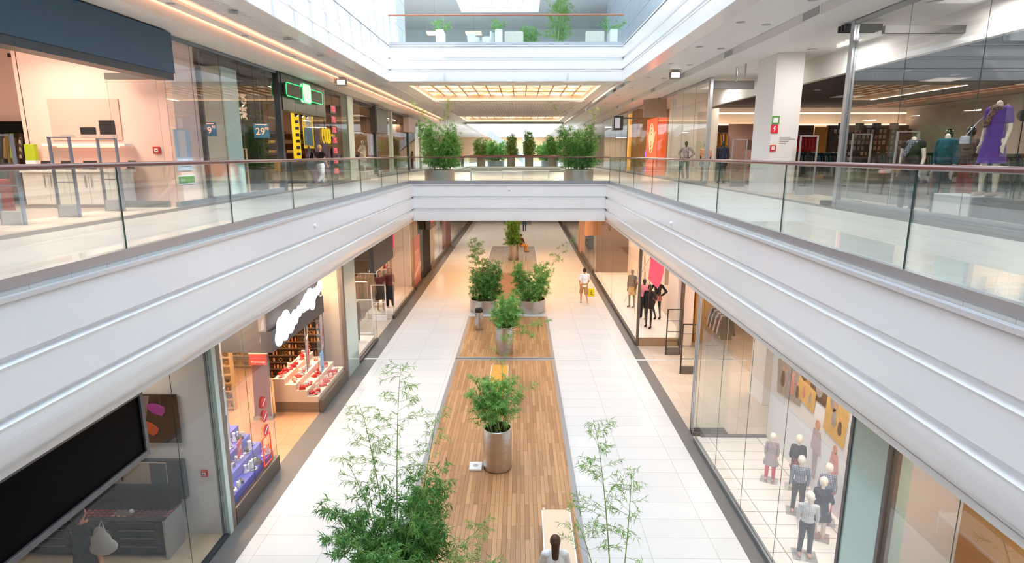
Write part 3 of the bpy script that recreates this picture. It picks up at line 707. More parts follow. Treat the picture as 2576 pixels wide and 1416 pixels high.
bamboo(t, [((0, 0, .45), (-.25, .9, 3.1), (.05, .2), .3, .62, 34, 5), ((.1, 0, .45), (.35, .8, 2.3), (.05, .1), .3, .55, 24, 5), ((-.1, 0, .45), (-.55, .6, 1.7), (0, .1), .35, .5, 12, 5)], LEAF2, 43, leafL=.105, leafW=.013)
# litter bin
t = thing('litter_bin', 'slim brushed steel litter bin standing on the oak deck by the left planter', 'litter bin', (-1.66, 23.9, .03))
MB().lathe([(.15, 0), (.16, .02), (.16, .72), (.15, .74)], n=28).build('bin_body', STEEL, t, smooth=True)
MB().lathe([(.165, .76), (.165, .88), (.13, .9), (.1, .87), (.1, .78), (.0, .78)], n=28).build('bin_lid', mat('dark_lid', '#3a3836', .3, .7), t, smooth=True)
t = thing('floor_socket_plate', 'white square plate with a grey round cover beside the foreground planter', 'floor plate', (-1.0, 12.72, .031))
MB().box(-.145, .145, -.17, .17, 0, .05).build('plate', WHITE, t, bevel=.006); MB().lathe([(.06, .05), (.06, .056), (0, .056)], n=20).build('round_cover', mat('grey_cover', '#b8b6b3', .5), t)
def bench(label, x, y, L, wd, top, z=.03, group=None, along='y', legm=ALUL, h=.45):
    t = thing('bench', label, 'bench', (x, y, z), 0 if along == 'y' else PI / 2, group)
    mb = MB(); n = 5; ws = wd / n
    MB().box(-wd / 2, wd / 2, -L / 2, L / 2, h - .04, h).build('seat', top, t, bevel=.005)
    for s in (-1, 1):
        for q in (-1, 1): MB().box(s * wd / 2 - .02 * (1 + s), s * wd / 2 + .02 * (1 - s), q * (L / 2 + .02) - .02, q * (L / 2 + .02) + .02, 0, h + .01).build('leg', legm, t)
        MB().box(s * (wd / 2 + .012) - .012, s * (wd / 2 + .012) + .012, -L / 2, L / 2, h - .06, h - .01).build('side_rail', legm, t)
    return t
bench('bench with a honey orange wooden seat behind the foreground planter', -.62, 17.2, 2.4, .5, mat('honey_seat', '#d99a3f', .4, var=.1, vs_=3))
bench('bench with a pale wooden seat where a person sits, bottom right of the deck', .7, 9.0, 2.7, .5, mat('pale_seat', '#dcc3a6', .4, var=.08, vs_=3), legm=WHITE)
# ---------------- people on the ground floor ----------------
JEANS = cloth('blue_denim', '#2f4a6b'); WCOT = cloth('white_cotton', '#f4f4f6'); KHAKI = cloth('khaki_cloth', '#c99a62'); BLK = cloth('black_cloth', '#17171b')
HBLK = mat('dark_hair', '#1d1613', .5); HBRN = mat('brown_hair', '#4a2c1c', .45); HBLO = mat('blond_hair', '#c9a266', .5); TAN = mat('tan_leather', '#8f7a62', .6)
p = figure('man in a white T-shirt and khaki shorts walking away along the right', (3.12, 28.5, 0), PI + .12, 1.74, 'walk', top=WCOT, topz=.84, sleeves=.38, legs=KHAKI, leglen=.52, shoes=mat('white_trainer', '#d9d7d2', .6), hair=HBLK)
b = thing('shopping_bag', 'bright yellow bag with a dark print held by the man in white', 'bag', (3.46, 28.42, .38), .15)
mb = MB(); mb.prism([(-.16, 0), (.16, 0), (.14, .4), (-.14, .4)], 'y', -.05, .05); mb.build('bag_body', cloth('yellow_bag', '#f4d400', r=.45), b, bevel=.02)
MB().tube([(-.07, 0, .39), (-.05, 0, .5), (0, 0, .53), (.05, 0, .5), (.07, 0, .39)], .008, 6).build('bag_handle', mat('yellow_strap', '#d8bb00', .5), b, smooth=True)
for k in range(3): MB().cbox((0, -.053, .12 + k * .08), (.14 - .03 * k, .006, .035), ry=.5).build('dark_print', mat('bag_print', '#6d5b12', .6), b)
p = figure('person with a brown ponytail and white top sitting on the pale bench, seen from above', (.56, 8.28, -.3), PI, 1.66, 'sit', female=True, top=WCOT, sleeves=.4, legs=JEANS, hair=HBRN, hairlen=.2, shoes=mat('white_trainer', '#d9d7d2', .6))
p = figure('person in blue jeans walking far down the ground floor walkway', (.45, 56.5, 0), PI, 1.75, 'walk', top=cloth('navy_shirt', '#27364f'), legs=JEANS, hair=HBLK, shoes=BLACK, vox=.02)
p = figure('seated person in dark red beside the furthest tall planter', (.1, 41.6, -.0), 2.2, 1.7, 'sit', top=cloth('maroon_cloth', '#6d2a2a'), legs=KHAKI, hair=HBLK, shoes=BLACK, vox=.02)
# ---------------- level 2 bridge ----------------
for x, y, lab, seed, lm in ((-3.93, 29.9, 'wide round steel planter of bright bamboo at the left end of the bridge', 51, LEAF3), (2.9, 30.3, 'wide round steel planter of dark bamboo at the right end of the bridge', 52, LEAF1)):
    t = thing('potted_bamboo', lab, 'potted bamboo', (x, y, Z2), group='round planters on the upper bridge'); planter(t, .72, .58)
    bamboo(t, bush(seed, 34, .5, 1.1, 2.25, .5, .45, .45, 16, 7, .12), lm, seed, leafL=.16, leafW=.026)
    if seed == 51: bamboo(t, [((.3, 0, .5), (.5, .3, 3.9), (0, .1), .4, .5, 24, 7), ((-.2, 0, .5), (-1.3, .2, 3.8), (.2, 0), .35, .5, 22, 7), ((-.1, 0, .5), (-.5, .2, 3.0), (.2, 0), .35, .5, 18, 7)], LEAF2, 61, name='tall_shoots', leafL=.14)
    else: bamboo(t, [((.2, 0, .5), (.75, 0, 3.5), (0, 0), .4, .5, 16, 7), ((-.3, 0, .5), (-1.35, .4, 3.8), (.1, .1), .75, .7, 7, 3)], LEAFO, 62, name='tall_shoots', leafL=.14)
bench('nearest white framed bench on the bridge behind the railing', -1.15, 31.0, 2.6, .5, WHITE, Z2, 'white benches on the bridge', 'x')
bench('second white framed bench on the bridge, set further right', .3, 33.4, 2.5, .5, WHITE, Z2, 'white benches on the bridge', 'x')
bench('furthest white framed bench on the bridge near the second void', -.6, 43.0, 3.2, .5, WHITE, Z2, 'white benches on the bridge', 'x')
RUST = mat('brown_planter', '#8a7768', .5, .3)
for i, (x, sd, lm, h, lab) in enumerate(((-4.0, 71, LEAFO, 2.8, 'leftmost tall brown planter of bamboo far beyond the second void'), (-.9, 72, LEAFO, 3.0, 'tall brown planter of bamboo just left of the white escalator column, far away'),
                                ( .95, 73, LEAFO, 3.6, 'tall brown planter of bamboo just right of the white column, far away'), (3.3, 74, LEAF1, 2.9, 'rightmost tall brown planter of bamboo far beyond the second void'))):
    t = thing('potted_bamboo', lab, 'potted bamboo', (x, 63.3, Z2), group='brown planters beyond the second void'); planter(t, .42, 1.05, m=RUST)
    bamboo(t, bush(sd, 15, .28, h * .4, h * .8, .18 if i in (1, 2) else .4, .9, .42, 11, 6, .1), lm, sd, leafL=.3, leafW=.055)
for x, sd, lab in ((-2.6, 75, 'low spreading pale green bamboo between the two left brown planters'), (3.2, 76, 'low spreading pale green bamboo between the two right brown planters')):
    t = thing('potted_bamboo', lab, 'potted bamboo', (x, 66.5, Z2)); planter(t, .9, .6, m=ALU)
    bamboo(t, bush(sd, 26, .7, 1.2, 2.2, .8, .5, .6, 12, 6, .1), LEAF3, sd, leafL=.3, leafW=.05)
figure('person in a green top standing by the far left shops', (-7.0, 58, Z2), 2.0, 1.6, 'stand', female=True, top=cloth('green_top', '#3f9a6e'), legs=BLK, hair=HBLK, hairlen=.1, vox=.02)
figure('person in an orange top near the dark doorway, far left', (-6.0, 64, Z2), 1.0, 1.6, 'stand', top=cloth('orange_top', '#d8793f'), legs=JEANS, hair=HBRN, vox=.02)
for x, y in ((-3, 116), (2, 116), (-7, 90), (6.5, 90), (-7, 72), (6.3, 72)): area((x, y, 10.15), 2.2, 260, (1, .9, .78), 'far_fill')  # area lights without fixtures, added to brighten the far end and its wall
# far end: white column, escalators
t = thing('escalator', 'white sided escalator sloping down to the right at the far end', 'escalator', (-.6, 80, Z2))
for s, nm in ((-.6, 'side_panel'), (.6, 'side_panel')): MB().prism([(-4.2, 4.1), (1.2, 0), (2.0, 0), (2.0, .9), (1.4, .9), (-4.2, 5.1)], 'y', s - .06, s + .06).build(nm, mat('pale_steel_side', '#cfd6d6', .3, .4), t)
mb = MB()
for k in range(22): mb.box(-4.1 + k * .25, -3.8 + k * .25, -.5, .5, 3.95 - k * .185, 4.12 - k * .185)
mb.build('steps', GREYF, t)
struct('trim_7', MB().box(.35, 1.35, 75, 76, Z2, 10.3), WHITE)
struct('trim_8', MB().box(7.0, 7.9, 66, 67, Z2, 10.3), CONC)
# ---------------- upper level furniture glimpsed at the top ----------------
def wplant(x, lab, seed, y=28.6):
    t = thing('planter_box', lab, 'planter', (x, y, Z3), group='white planter boxes on the top level')
    MB().box(-.16, .16, -.5, .5, 0, .85).build('box', WHITE, t, bevel=.01)
    bamboo(t, [((0, q * .3, .8), (.5 * math.sin(seed + q * 3), q * .5, 1.25), (0, 0), .1, .35, 8, 6) for q in (-1, 0, 1)], LEAF3, seed, leafL=.2, leafW=.02)
wplant(-3.55, 'tall white planter box at the left on the top level behind the railing', 81); wplant(-.95, 'tall white planter box in the middle of the top level behind the railing', 82); wplant(4.1, 'tall white planter box at the right end of the top level railing', 83)
BEI = cloth('beige_cushion', '#d9d2c6')
for x, lab in ((-.28, 'square beige cushioned seat next to the middle white planter box'), (3.3, 'square beige cushioned seat near the right white planter box')):
    t = thing('lounge_seat', lab, 'seat', (x, 28.7, Z3)); MB().box(-.42, .42, -.4, .4, .05, .42).build('seat', BEI, t, bevel=.05); MB().box(-.42, .42, -.42, -.25, .3, .8).build('backrest', BEI, t, bevel=.05)
    for sx in (-1, 1):
        for sy in (-1, 1): MB().box(sx * .36 - .02, sx * .36 + .02, sy * .33 - .02, sy * .33 + .02, 0, .06).build('leg', ALU, t)
for x, rz, lab in ((-2.15, .6, 'white shell armchair facing right on the top level'), (-1.5, -1.9, 'white shell armchair facing left on the top level')):
    t = thing('armchair', lab, 'chair', (x, 29.6, Z3), rz)
    MB().lathe([(.0, .42), (.2, .42), (.27, .5), (.3, .62), (.31, .78)], n=24, sy=.9).build('shell', WHITE, t, smooth=True); MB().box(-.22, .22, .18, .26, .7, 1.0).build('backrest', WHITE, t, bevel=.02)
    MB().tube([(0, 0, .42), (0, 0, .03)], .02).build('stem', ALU, t); MB().lathe([(.2, 0), (.2, .015), (.03, .03)], n=20).build('foot', ALU, t)
t = thing('cafe_table', 'round white cafe table between the two shell armchairs', 'table', (-1.85, 30.4, Z3)); MB().lathe([(.35, .7), (.35, .73)], n=24).build('tabletop', WHITE, t); MB().tube([(0, 0, .7), (0, 0, .02)], .025).build('leg', ALU, t); MB().lathe([(.22, 0), (.22, .02)], n=20).build('base', ALU, t)
t = thing('potted_bamboo', 'tall airy bamboo on the top level, right of the middle planter box', 'potted bamboo', (1.7, 29.3, Z3)); planter(t, .3, .5, m=WHITE)
bamboo(t, bush(84, 10, .3, 1.6, 2.6, .5, .4, .5, 14, 6, .1), LEAF2, 84, leafL=.16)
for x in (-4.4, -2.4):
    t = thing('pendant_lamp', 'flat square orange lamp hanging over the %s of the top level seating' % ('far left' if x < -4 else 'left'), 'lamp', (x, 33, 13.15)); MB().box(-.4, .4, -.3, .3, 0, .09).build('lamp_shade', mat('orange_lamp', '#ffcf9f', .5, e=1.2, ec='#ffb984'), t); MB().tube([(0, 0, .09), (0, 0, 3.85)], .006, 6).build('cord', GREYF, t)
t = thing('potted_bamboo', 'soft green bamboo on the top level beside the beige seat', 'potted bamboo', (.5, 30.2, Z3)); planter(t, .3, .5, m=WHITE)
bamboo(t, bush(85, 9, .3, .5, 1.0, .4, .4, .45, 12, 6, .1), LEAF3, 85, leafL=.16)
# ---------------- shop kit ----------------
def hall_lamp(x, y, z, power, color=WARM2, size=1.2, sy=None, label='square recessed ceiling lamp inside a shop', fix=True, grp='recessed lamps in the shop ceilings'):
    """a real fixture: housing + lit diffuser, with its area light just below"""
    sy = sy or size
    if fix:
        t = thing('ceiling_lamp', label, 'lamp', (x, y, z), group=grp)
        MB().box(-size / 2 - .03, size / 2 + .03, -sy / 2 - .03, sy / 2 + .03, -.02, 0).build('housing', WHITE, t)
    area((x, y, z - .03), size, power, color, 'shop_light', sy=sy)
DL = None
def downlight(x, y, z, lit=True, label='', r=.09, grp=None, col=None):
    t = thing('downlight', label, 'downlight', (x, y, z), group=grp)
    MB().lathe([(r, -.012), (r + .03, -.012), (r + .03, .0), (r, 0)], n=20).build('ring', ALUL if lit else ALU, t)
    MB().lathe([(0, -.004), (r, -.006)], n=20).build('lens', mat('lit_lens', '#ffe9cf', .4, e=9, ec='#ffe2c0') if lit else mat('dark_lens', '#5b5550', .3), t)
    return t
def shopglass(label, side, x, y0, y1, z0, z1, joints, base=.12, basem=None, head=.08, grp='glazed shop fronts', g=None, bz=None, edge=True):
    """glazed front along y at x (side L/R) ; along x when side is 'X' (then x is the y position and y0..y1 are x's)"""
    t = thing('shop_window', label, 'shop window', (0, 0, 0)); t['group'] = grp; g = g or GLASSR; bm_ = basem or GREYF
    def bx(mb, c0, c1, s0, s1, a, b): return mb.box(s0, s1, c0, c1, a, b) if side == 'X' else mb.box(c0, c1, s0, s1, a, b)
    js = [y0] + list(joints) + [y1]
    for a, b in zip(js[:-1], js[1:]):
        mb = MB(); bx(mb, x - .004, x + .004, a + .002, b - .002, z0 + base, z1 - head); mb.mi = [0] * 6
        ax = 1 if side == 'X' else 0
        for i in range(6):
            vs = [mb.v[k][ax] for k in mb.f[i]]; mb.mi[i] = 0 if max(vs) - min(vs) < 1e-6 else 1
        mb.build('glass_pane', [g, GLASSE], t)
    if base: mb = MB(); bx(mb, x - .05, x + .05, y0, y1, z0, z0 + base); mb.build('base_rail', bm_, t)
    if head: mb = MB(); bx(mb, x - .05, x + .05, y0, y1, z1 - head, z1); mb.build('head_rail', bm_, t)
    return t
def gate(label, x, y, z, w_=.42, h=1.62, rz=0, m=None, grp=None, bars=(.72,), basem=None):
    t = thing('security_gate', label, 'security gate', (x, y, z), rz, grp); m = m or mat('blue_grey_metal', '#8f97ab', .35, .6)
    for s in (-1, 1): MB().box(s * w_ / 2 - .018, s * w_ / 2 + .018, -.03, .03, 0, h).build('post', m, t)
    mb = MB().box(-w_ / 2, w_ / 2, -.03, .03, h - .03, h).build('top_bar', m, t)
    for b in bars: MB().box(-w_ / 2, w_ / 2, -.012, .012, b, b + .02).build('cross_bar', m, t)
    MB().box(-w_ / 2 + .02, w_ / 2 - .02, -.05, .05, 0, .26).build('base_box', basem or mat('gate_base', '#9b9a99', .5), t, bevel=.01)
    MB().box(-w_ / 2 + .025, w_ / 2 - .025, -.004, .004, .26, h - .03).build('clear_panel', GLASS, t); return t
def shirt_proto(m, label, long=True, group=None, l=.72):
    t = thing('hanging_garment', label, 'garment', group=group)
    w_ = .24; o = [(-.05, 0), (-.21, -.05), (-.30, -.36 if not long else -.58), (-.22, -.38 if not long else -.6), (-.17, -.2), (-.18, -l), (.18, -l), (.17, -.2), (.22, -.38 if not long else -.6), (.30, -.36 if not long else -.58), (.21, -.05), (.05, 0), (0, -.03)]
    MB().prism(o, 'y', -.03, .03).build('cloth', m, t, bevel=.015)
    MB().tube([(-.18, 0, -.06), (0, 0, .0), (.18, 0, -.06)], .006, 6).tube([(0, 0, 0), (0, 0, .05), (.02, 0, .07), (.035, 0, .05)], .003, 5).build('hanger', ALU, t)
    return t
def rack(label, x, y, z, L, h=1.4, rz=0, n=14, cols=(), glabel='', gcat='garment', grp=None, m=None, long=True, l=.72, rnd=random.Random(3)):
    t = thing('clothes_rack', label, 'clothes rack', (x, y, z), rz); m = m or ALU
    for s in (-1, 1):
        MB().tube([(s * L / 2, 0, 0), (s * L / 2, 0, h)], .015, 8).build('upright', m, t, smooth=True); MB().box(s * L / 2 - .02, s * L / 2 + .02, -.25, .25, 0, .03).build('foot', m, t)
    MB().tube([(-L / 2, 0, h), (L / 2, 0, h)], .014, 8).build('rail', m, t, smooth=True)
    pro = [shirt_proto(c, glabel, long, grp, l) for c in cols]; c, s = math.cos(rz), math.sin(rz)
    for i in range(n):
        u = -L / 2 + .1 + (L - .2) * i / max(1, n - 1); k = i % len(pro)
        r = pro[k] if i < len(pro) else None
        loc = (x + c * u, y + s * u, z + h - .075); a = rz + PI / 2 + rnd.uniform(-.15, .15)
        if r: r.location = loc; r.rotation_euler = (0, 0, a)
        else: dup(pro[k], loc, a)
    return t
def spot_track(label, x, y0, y1, z, n, m=None, along='y', lit=True, tilt=.5, rod=0):
    t = thing('spotlight_track', label, 'spotlights', (x, (y0 + y1) / 2, z), 0 if along == 'y' else PI / 2); L = y1 - y0; m = m or ALUL
    if rod:
        for q in (-.4, .4): MB().tube([(0, q * L, 0), (0, q * L, rod)], .008, 6).build('hanging_rod', m, t)
    MB().box(-.02, .02, -L / 2, L / 2, -.03, 0).build('rail', m, t)
    for i in range(n):
        yy = -L / 2 + L * (i + .5) / n; mb = MB(); mb.tube([(0, yy, -.03), (0, yy, -.12)], .01, 6).tube([(-.02, yy, -.1), (.1, yy - .0, -.24)], .05, 12)
        s = mb.build('spotlight', m, t, smooth=True)
        if lit: MB().tube([(.098, yy, -.238), (.104, yy, -.245)], .042, 12).build('lit_lens', mat('lit_lens', '#ffe9cf', .4, e=9, ec='#ffe2c0'), s)
    return t
def column(label, x0, x1, y0, y1, z0, z1, m, cat='column', nm='column'):
    return tag(MB().box(x0, x1, y0, y1, z0, z1).build(nm, m, bevel=.01), label, cat)
def shelf_unit(label, x, y, z, L, h, rz, n, goods, glabel, grp, body=None, depth=.4, per=12, seed=1, cat='shelf', gcat='product'):
    """wall shelving; the goods are objects of their own (copies share meshes)"""
    rnd = random.Random(seed); t = thing('wall_shelf', label, cat, (x, y, z), rz); body = body or DARKW
    MB().box(-L / 2, L / 2, .0, .04, 0, h).build('back_panel', body, t)
    for s in (-1, 1): MB().box(s * L / 2 - .02, s * L / 2 + .02, -depth, 0, 0, h).build('side_panel', body, t)
    for i in range(n): MB().box(-L / 2 + .02, L / 2 - .02, -depth, -.0, h * i / n + .05, h * i / n + .075).build('shelf_board', body, t)
    c, s = math.cos(rz), math.sin(rz); first = {}
    for i in range(n):
        zz = z + h * i / n + .077
        for k in range(per):
            if rnd.random() < .12: continue
            u = -L / 2 + .1 + (L - .2) * (k + .5) / per; v = -depth * .5; g = rnd.randrange(len(goods))
            loc = (x + c * u - s * v, y + s * u + c * v, zz); a = rz + rnd.uniform(-.2, .2)
            if g not in first:
                o = goods[g](); o.location = loc; o.rotation_euler = (0, 0, a); tag(o, glabel, gcat, grp); first[g] = o
            else: q = first[g].copy(); COL.objects.link(q); q.location = loc; q.rotation_euler = (0, 0, a)
    return t
def G_box(w_, d, h, m, name='boxed_product'):
    return lambda: MB().box(-w_ / 2, w_ / 2, -d / 2, d / 2, 0, h).build(name, m, bevel=.008)
def G_bottle(r, h, m, name='bottle'):
    return lambda: MB().lathe([(r, 0), (r, h * .6), (r * .4, h * .75), (r * .4, h), (0, h)], n=14).build(name, m, smooth=True)
def G_bag(m, s=.16, name='handbag'):
    def f():
        b = MB(); b.prism([(-s, 0), (s, 0), (s * .8, s * 1.1), (-s * .8, s * 1.1)], 'y', -.05, .05); b.tube([(-s * .5, 0, s * 1.1), (-s * .4, 0, s * 1.7), (s * .4, 0, s * 1.7), (s * .5, 0, s * 1.1)], .008, 6); return b.build(name, m, bevel=.01)
    return f
def G_fold(m, w_=.3, n=3, name='folded_clothes'):
    def f():
        b = MB()
        for i in range(n): b.box(-w_ / 2 + .004 * i, w_ / 2 - .004 * (i % 2), -.15, .15, i * .035, i * .035 + .032)
        return b.build(name, m, bevel=.012)
    return f
def G_shoe(m, name='shoe'):
    def f():
        b = MB(); b.ell((0, 0, .035), (.045, .13, .035)); b.ell((0, .06, .07), (.04, .06, .045)); return b.build(name, m, smooth='all')
    return f
def G_ring(r, rr, m, name='bangle', flat=True):
    def f():
        b = MB(); P = [(r * math.cos(a * PI / 10), 0 if not flat else r * math.sin(a * PI / 10), (r + rr + r * math.sin(a * PI / 10)) if not flat else rr) for a in range(21)]
        b.tube(P, rr, 7, caps=False); return b.build(name, m, smooth='all')
    return f
def fire_alarm(label, loc, rot, s=.14):
    t = thing('fire_alarm_button', label, 'fire alarm', loc); t.rotation_euler = rot
    MB().box(-s / 2, s / 2, -s / 2, s / 2, 0, .04).build('red_case', mat('alarm_red', '#c5352c', .4), t, bevel=.008)
    MB().box(-s * .25, s * .25, -s * .25, s * .25, .04, .046).build('white_window', WHITE, t); MB().lathe([(.015, .046), (.015, .052), (0, .052)], n=12).build('push_button', BLACK, t)
# things on the fascias and soffits
for x, y, z, s, nm in ((XL, 14.4, 5.42, 1, 'left fascia'), (XR, 15.7, 5.34, -1, 'right fascia')):
    t = thing('smoke_detector', 'small white round detector on the %s of the void' % nm, 'detector', (x, y, z)); t.rotation_euler = (0, s * PI / 2, 0)
    MB().lathe([(.055, 0), (.055, .03), (.03, .06), (0, .06)], n=16).build('case', WHITE, t, smooth=True)
t = thing('smoke_detector', 'small white round detector on the fascia below the planter bridge', 'detector', (-.5, YF, 5.5)); t.rotation_euler = (PI / 2, 0, 0); MB().lathe([(.055, 0), (.055, .03), (.03, .06), (0, .06)], n=16).build('case', WHITE, t, smooth=True)
for x, nm in ((-3.2, 'left'), (2.0, 'right')): tag(MB().box(x - .025, x + .025, YF3 - .04, YF3, 10.2, 10.42).build('bracket', ALUL), 'small pale bracket low on the upper fascia, %s one of two' % nm, 'bracket')
# right soffit: downlights in two rows, slatted vents, flood lamps
i = 0
for y in (13.5, 16.0, 19.5, 23, 27, 31, 35, 40, 46):
    downlight(5.45, y, 10.3, False, 'unlit recessed downlight in the inner row of the right walkway soffit', .08, 'unlit downlights in the right walkway soffit')
    downlight(6.2, y + .3, 10.3, y > 30, 'recessed downlight in the outer row of the right walkway soffit' if y <= 30 else 'lit recessed downlight far along the right walkway soffit', .08, 'downlights in the outer row of the right soffit' if y <= 30 else 'lit downlights far along the right soffit')
vl = ['nearest', 'second', 'third', 'fourth', 'fifth', 'sixth']
GR = brick_mat('vent_mesh', '#878b8e', '#7c8083', '#b9baba', .03, .03, .006, r=.5, axes='yz', bump=0)
for k, y in enumerate((14.6, 20.1, 25.6, 31.1, 36.6, 42.1)):
    t = thing('air_vent', '%s slatted grey air vent on the right bulkhead, counted from the camera' % vl[k], 'air vent', (6.555, y, 10.195), group=None)
    MB().box(-.015, 0, -.42, .42, -.09, .09).build('grille', GR, t); MB().box(-.02, -.0, -.45, .45, -.105, -.09).box(-.02, 0, -.45, .45, .09, .105).box(-.02, 0, -.45, -.42, -.09, .09).box(-.02, 0, .42, .45, -.09, .09).build('grille_frame', WHITE, t)
for x, y, z, nm in ((-7.35, 25.9, 10.2, 'left cove light'), (6.0, 24.6, 10.3, 'right soffit')):
    t = thing('flood_lamp', 'boxy lit flood lamp hanging under the %s' % nm, 'lamp', (x, y, z))
    MB().box(-.2, .2, -.1, .14, -.34, -.07).build('lamp_case', mat('lamp_grey', '#8d8b88', .4, .4), t, bevel=.01); MB().box(-.16, .16, -.106, -.1, -.3, -.12).build('lit_glass', mat('flood_lit', '#fff3e2', .4, e=1.6), t); MB().box(-.12, .12, 0, .05, -.07, 0).build('bracket', ALU, t)
for k, y in enumerate((11.5, 14.3, 17.5, 20.3, 24, 29)):
    downlight(-6.4, y, 10.19, k in (0, 4), 'lit downlight set in the grey ceiling grille' if k in (0, 4) else 'unlit downlight set in the grey ceiling grille', .08, 'lit downlights in the grille' if k in (0, 4) else 'unlit downlights in the grille')
for k, y in enumerate((10, 13.5, 17, 20.5, 24, 28, 32)):
    downlight(-7.35, y, 10.2, False, 'small unlit downlight between the two cove lights on the left ceiling', .06, 'small downlights between the cove lights')
# ================= upper left shops =================
FX = -8.6
struct('wall_left', MB().box(-12.6, -8.75, 15.72, 16.9, Z2, 10.3), PINKW)          # partition and white pier, shop 1 / shop 2
struct('wall_left', MB().box(-16, -12.6, 17.6, 17.8, Z2, 10.3), PINKW)
struct('wall_left', MB().box(-12.7, -12.58, 15.72, 17.7, Z2, 10.3), PINKW)
struct('wall_left', MB().box(-16, -9.3, 22.35, 22.5, Z2, 10.3), DARKW)
struct('wall_left', MB().box(-14.2, -14, 17.8, 22.35, Z2, 10.3), DARKW)
struct('wall_left', MB().box(-16, -9.3, 28.6, 28.75, Z2, 10.3), BROWNW)
struct('wall_left', MB().box(-14.2, -14, 22.5, 60, Z2, 10.3), BROWNW)
for y in (34.5, 44.5, 54.5): struct('wall_left', MB().box(-14, -9.3, y, y + .15, Z2, 10.3), BROWNW)
struct('ceiling', MB().box(-14, -8.7, 17.2, 22.1, 9.7, 9.8).box(-14, -8.95, 22.1, 28.6, 9.7, 9.8), DARKW)
struct('ceiling', MB().box(-14, -8.95, 28.75, 60, 9.7, 9.8), mat('timber_ceiling', '#8b6b45', .6))
hall_lamp(-11.2, 12.2, 10.28, 190, WARM, 1.5, 3); hall_lamp(-11.2, 6.5, 10.28, 150, WARM, 1.5, 3)
area((-11.2, 14.6, 9.9), 1.4, 60, WARM, 'wall_wash', rot=(math.radians(-25), 0, 0), sy=.3)
hall_lamp(-11.5, 20, 9.68, 150, WARM, .8, 1.6); hall_lamp(-11.5, 25.5, 9.68, 150, WARM, .8, 1.8)
for y in (31.5, 37, 42, 48, 55): hall_lamp(-11, y, 9.68, 110, WARM2, .8, 1.8)
BLUEP = mat('slate_blue_panel', '#33536b', .45, var=.15, vs_=.8)
t = thing('shop_fascia', 'big slate blue fascia panel over the open shop front at the top left', 'shop sign', (FX, 9, 9.5))
MB().box(-.1, .3, -7, 6.12, -.5, .42).build('blue_panel', BLUEP, t); MB().box(-.12, .27, -7, 6.1, -.66, -.5).build('track_rail', DARKF, t); MB().box(-.05, .05, -7, 6.1, .42, .46).build('top_rail', DARKF, t)
mb = MB(); 
shopglass('open sliding glass leaf turned into the shop beside the grey door track, upper left', 'X', 15.05, -9.95, -8.75, Z2, 9.0, (), base=.16, head=.14)
t = thing('door_track', 'folded dark metal door track under the blue fascia', 'door track', (-9.35, 14.9, 9.1)); MB().box(-.75, .6, -.05, .05, .1, .22).build('upper_bar', GREYF, t); MB().cbox((-.2, .0, .04), (1.1, .05, .04), ry=.12).build('lower_bar', GREYF, t)
shopglass('glass front from the white pier to the dark shop with price signs, upper left', 'L', FX, 15.15, 22.2, Z2, 9.95, (16.45, 18.0, 19.2, 20.2, 21.2), basem=mat('blue_grey_base', '#7b8791', .4, .4))
column('dark grey metal post between the white pier and the price sign shop', FX - .15, FX - .04, 16.92, 17.04, Z2, 9.95, DARKF, 'post', 'post')
# posters on the pier
t = thing('poster', 'pale blue notice poster on the white pier, with a green strip below', 'poster', (-8.74, 15.9, 7.1)); MB().box(0, .02, -.38, .38, -.42, .62).build('sheet', mat('pale_blue_paper', '#bccbdd', .6), t)
for k in range(3): MB().box(.02, .022, -.2, .3, -.2 - k * .05, -.215 - k * .05).build('text_line', GREYF, t)
t = thing('direction_sign', 'small green strip sign with white lettering under the pale blue poster', 'sign', (-8.74, 15.9, 6.45)); MB().box(0, .02, -.42, .42, -.12, .12).build('board', WHITE, t); MB().box(.02, .026, -.38, .38, -.085, .085).build('green_field', mat('sign_green', '#4f9a3f', .5), t); text('Ekoi', .12, 'lettering', WHITE, t, (.03, -.2, 0), RL, .001)
fire_alarm('red fire alarm button on the pinkish wall behind the open glass leaf', (-9.3, 15.7, 7.2), (PI / 2, 0, 0), .18)
# shop 1
t = thing('wall_poster', 'large pinkish poster showing three laptops behind the white counter', 'poster', (-11.0, 15.719, 7.95))
MB().box(-.95, .85, -.03, 0, -.5, .52).build('sheet', mat('pink_sheet', '#dcb6aa', .5), t)
LG = mat('laptop_grey', '#b9b0ad', .4, .3); SCR = mat('laptop_screen', '#2b2a2e', .2)
for x, w_, h, op in ((-.55, .45, .02, 0), (0, .45, .17, 1), (.5, .5, .34, 2)):
    p = MB().prism([(x - w_ / 2, -.42), (x + w_ / 2, -.42), (x + w_ / 2 - .05, -.36), (x - w_ / 2 + .05, -.36)], 'y', -.04, -.03).build('laptop_picture', LG, t)
    if op: MB().box(x - .2, x + .2, -.045, -.035, -.35, -.35 + h).build('screen_picture', SCR, p)
text('', .1, 'lettering', GREYF, t, (0, -.04, -.55)) if 0 else None
t = thing('display_ledge', 'white lit ledge under the laptop poster', 'ledge', (-10.9, 15.6, 7.3)); MB().box(-1.1, 1.0, -.25, .08, 0, .06).build('board', WHITE, t); MB().box(-.75, .8, -.2, -.14, -.03, 0).build('strip_light', COVE, t)
t = thing('counter', 'long white counter with four cupboard doors in the open shop', 'counter', (-11.05, 15.2, Z2))
MB().box(-1.15, 1.15, -.35, .35, .08, .86).build('carcass', WHITE, t); MB().box(-1.2, 1.2, -.42, .4, .86, .92).build('worktop', WHITE, t, bevel=.01); MB().box(-1.1, 1.1, -.3, .3, 0, .08).build('plinth', mat('plinth_grey', '#b9aca6', .5), t)
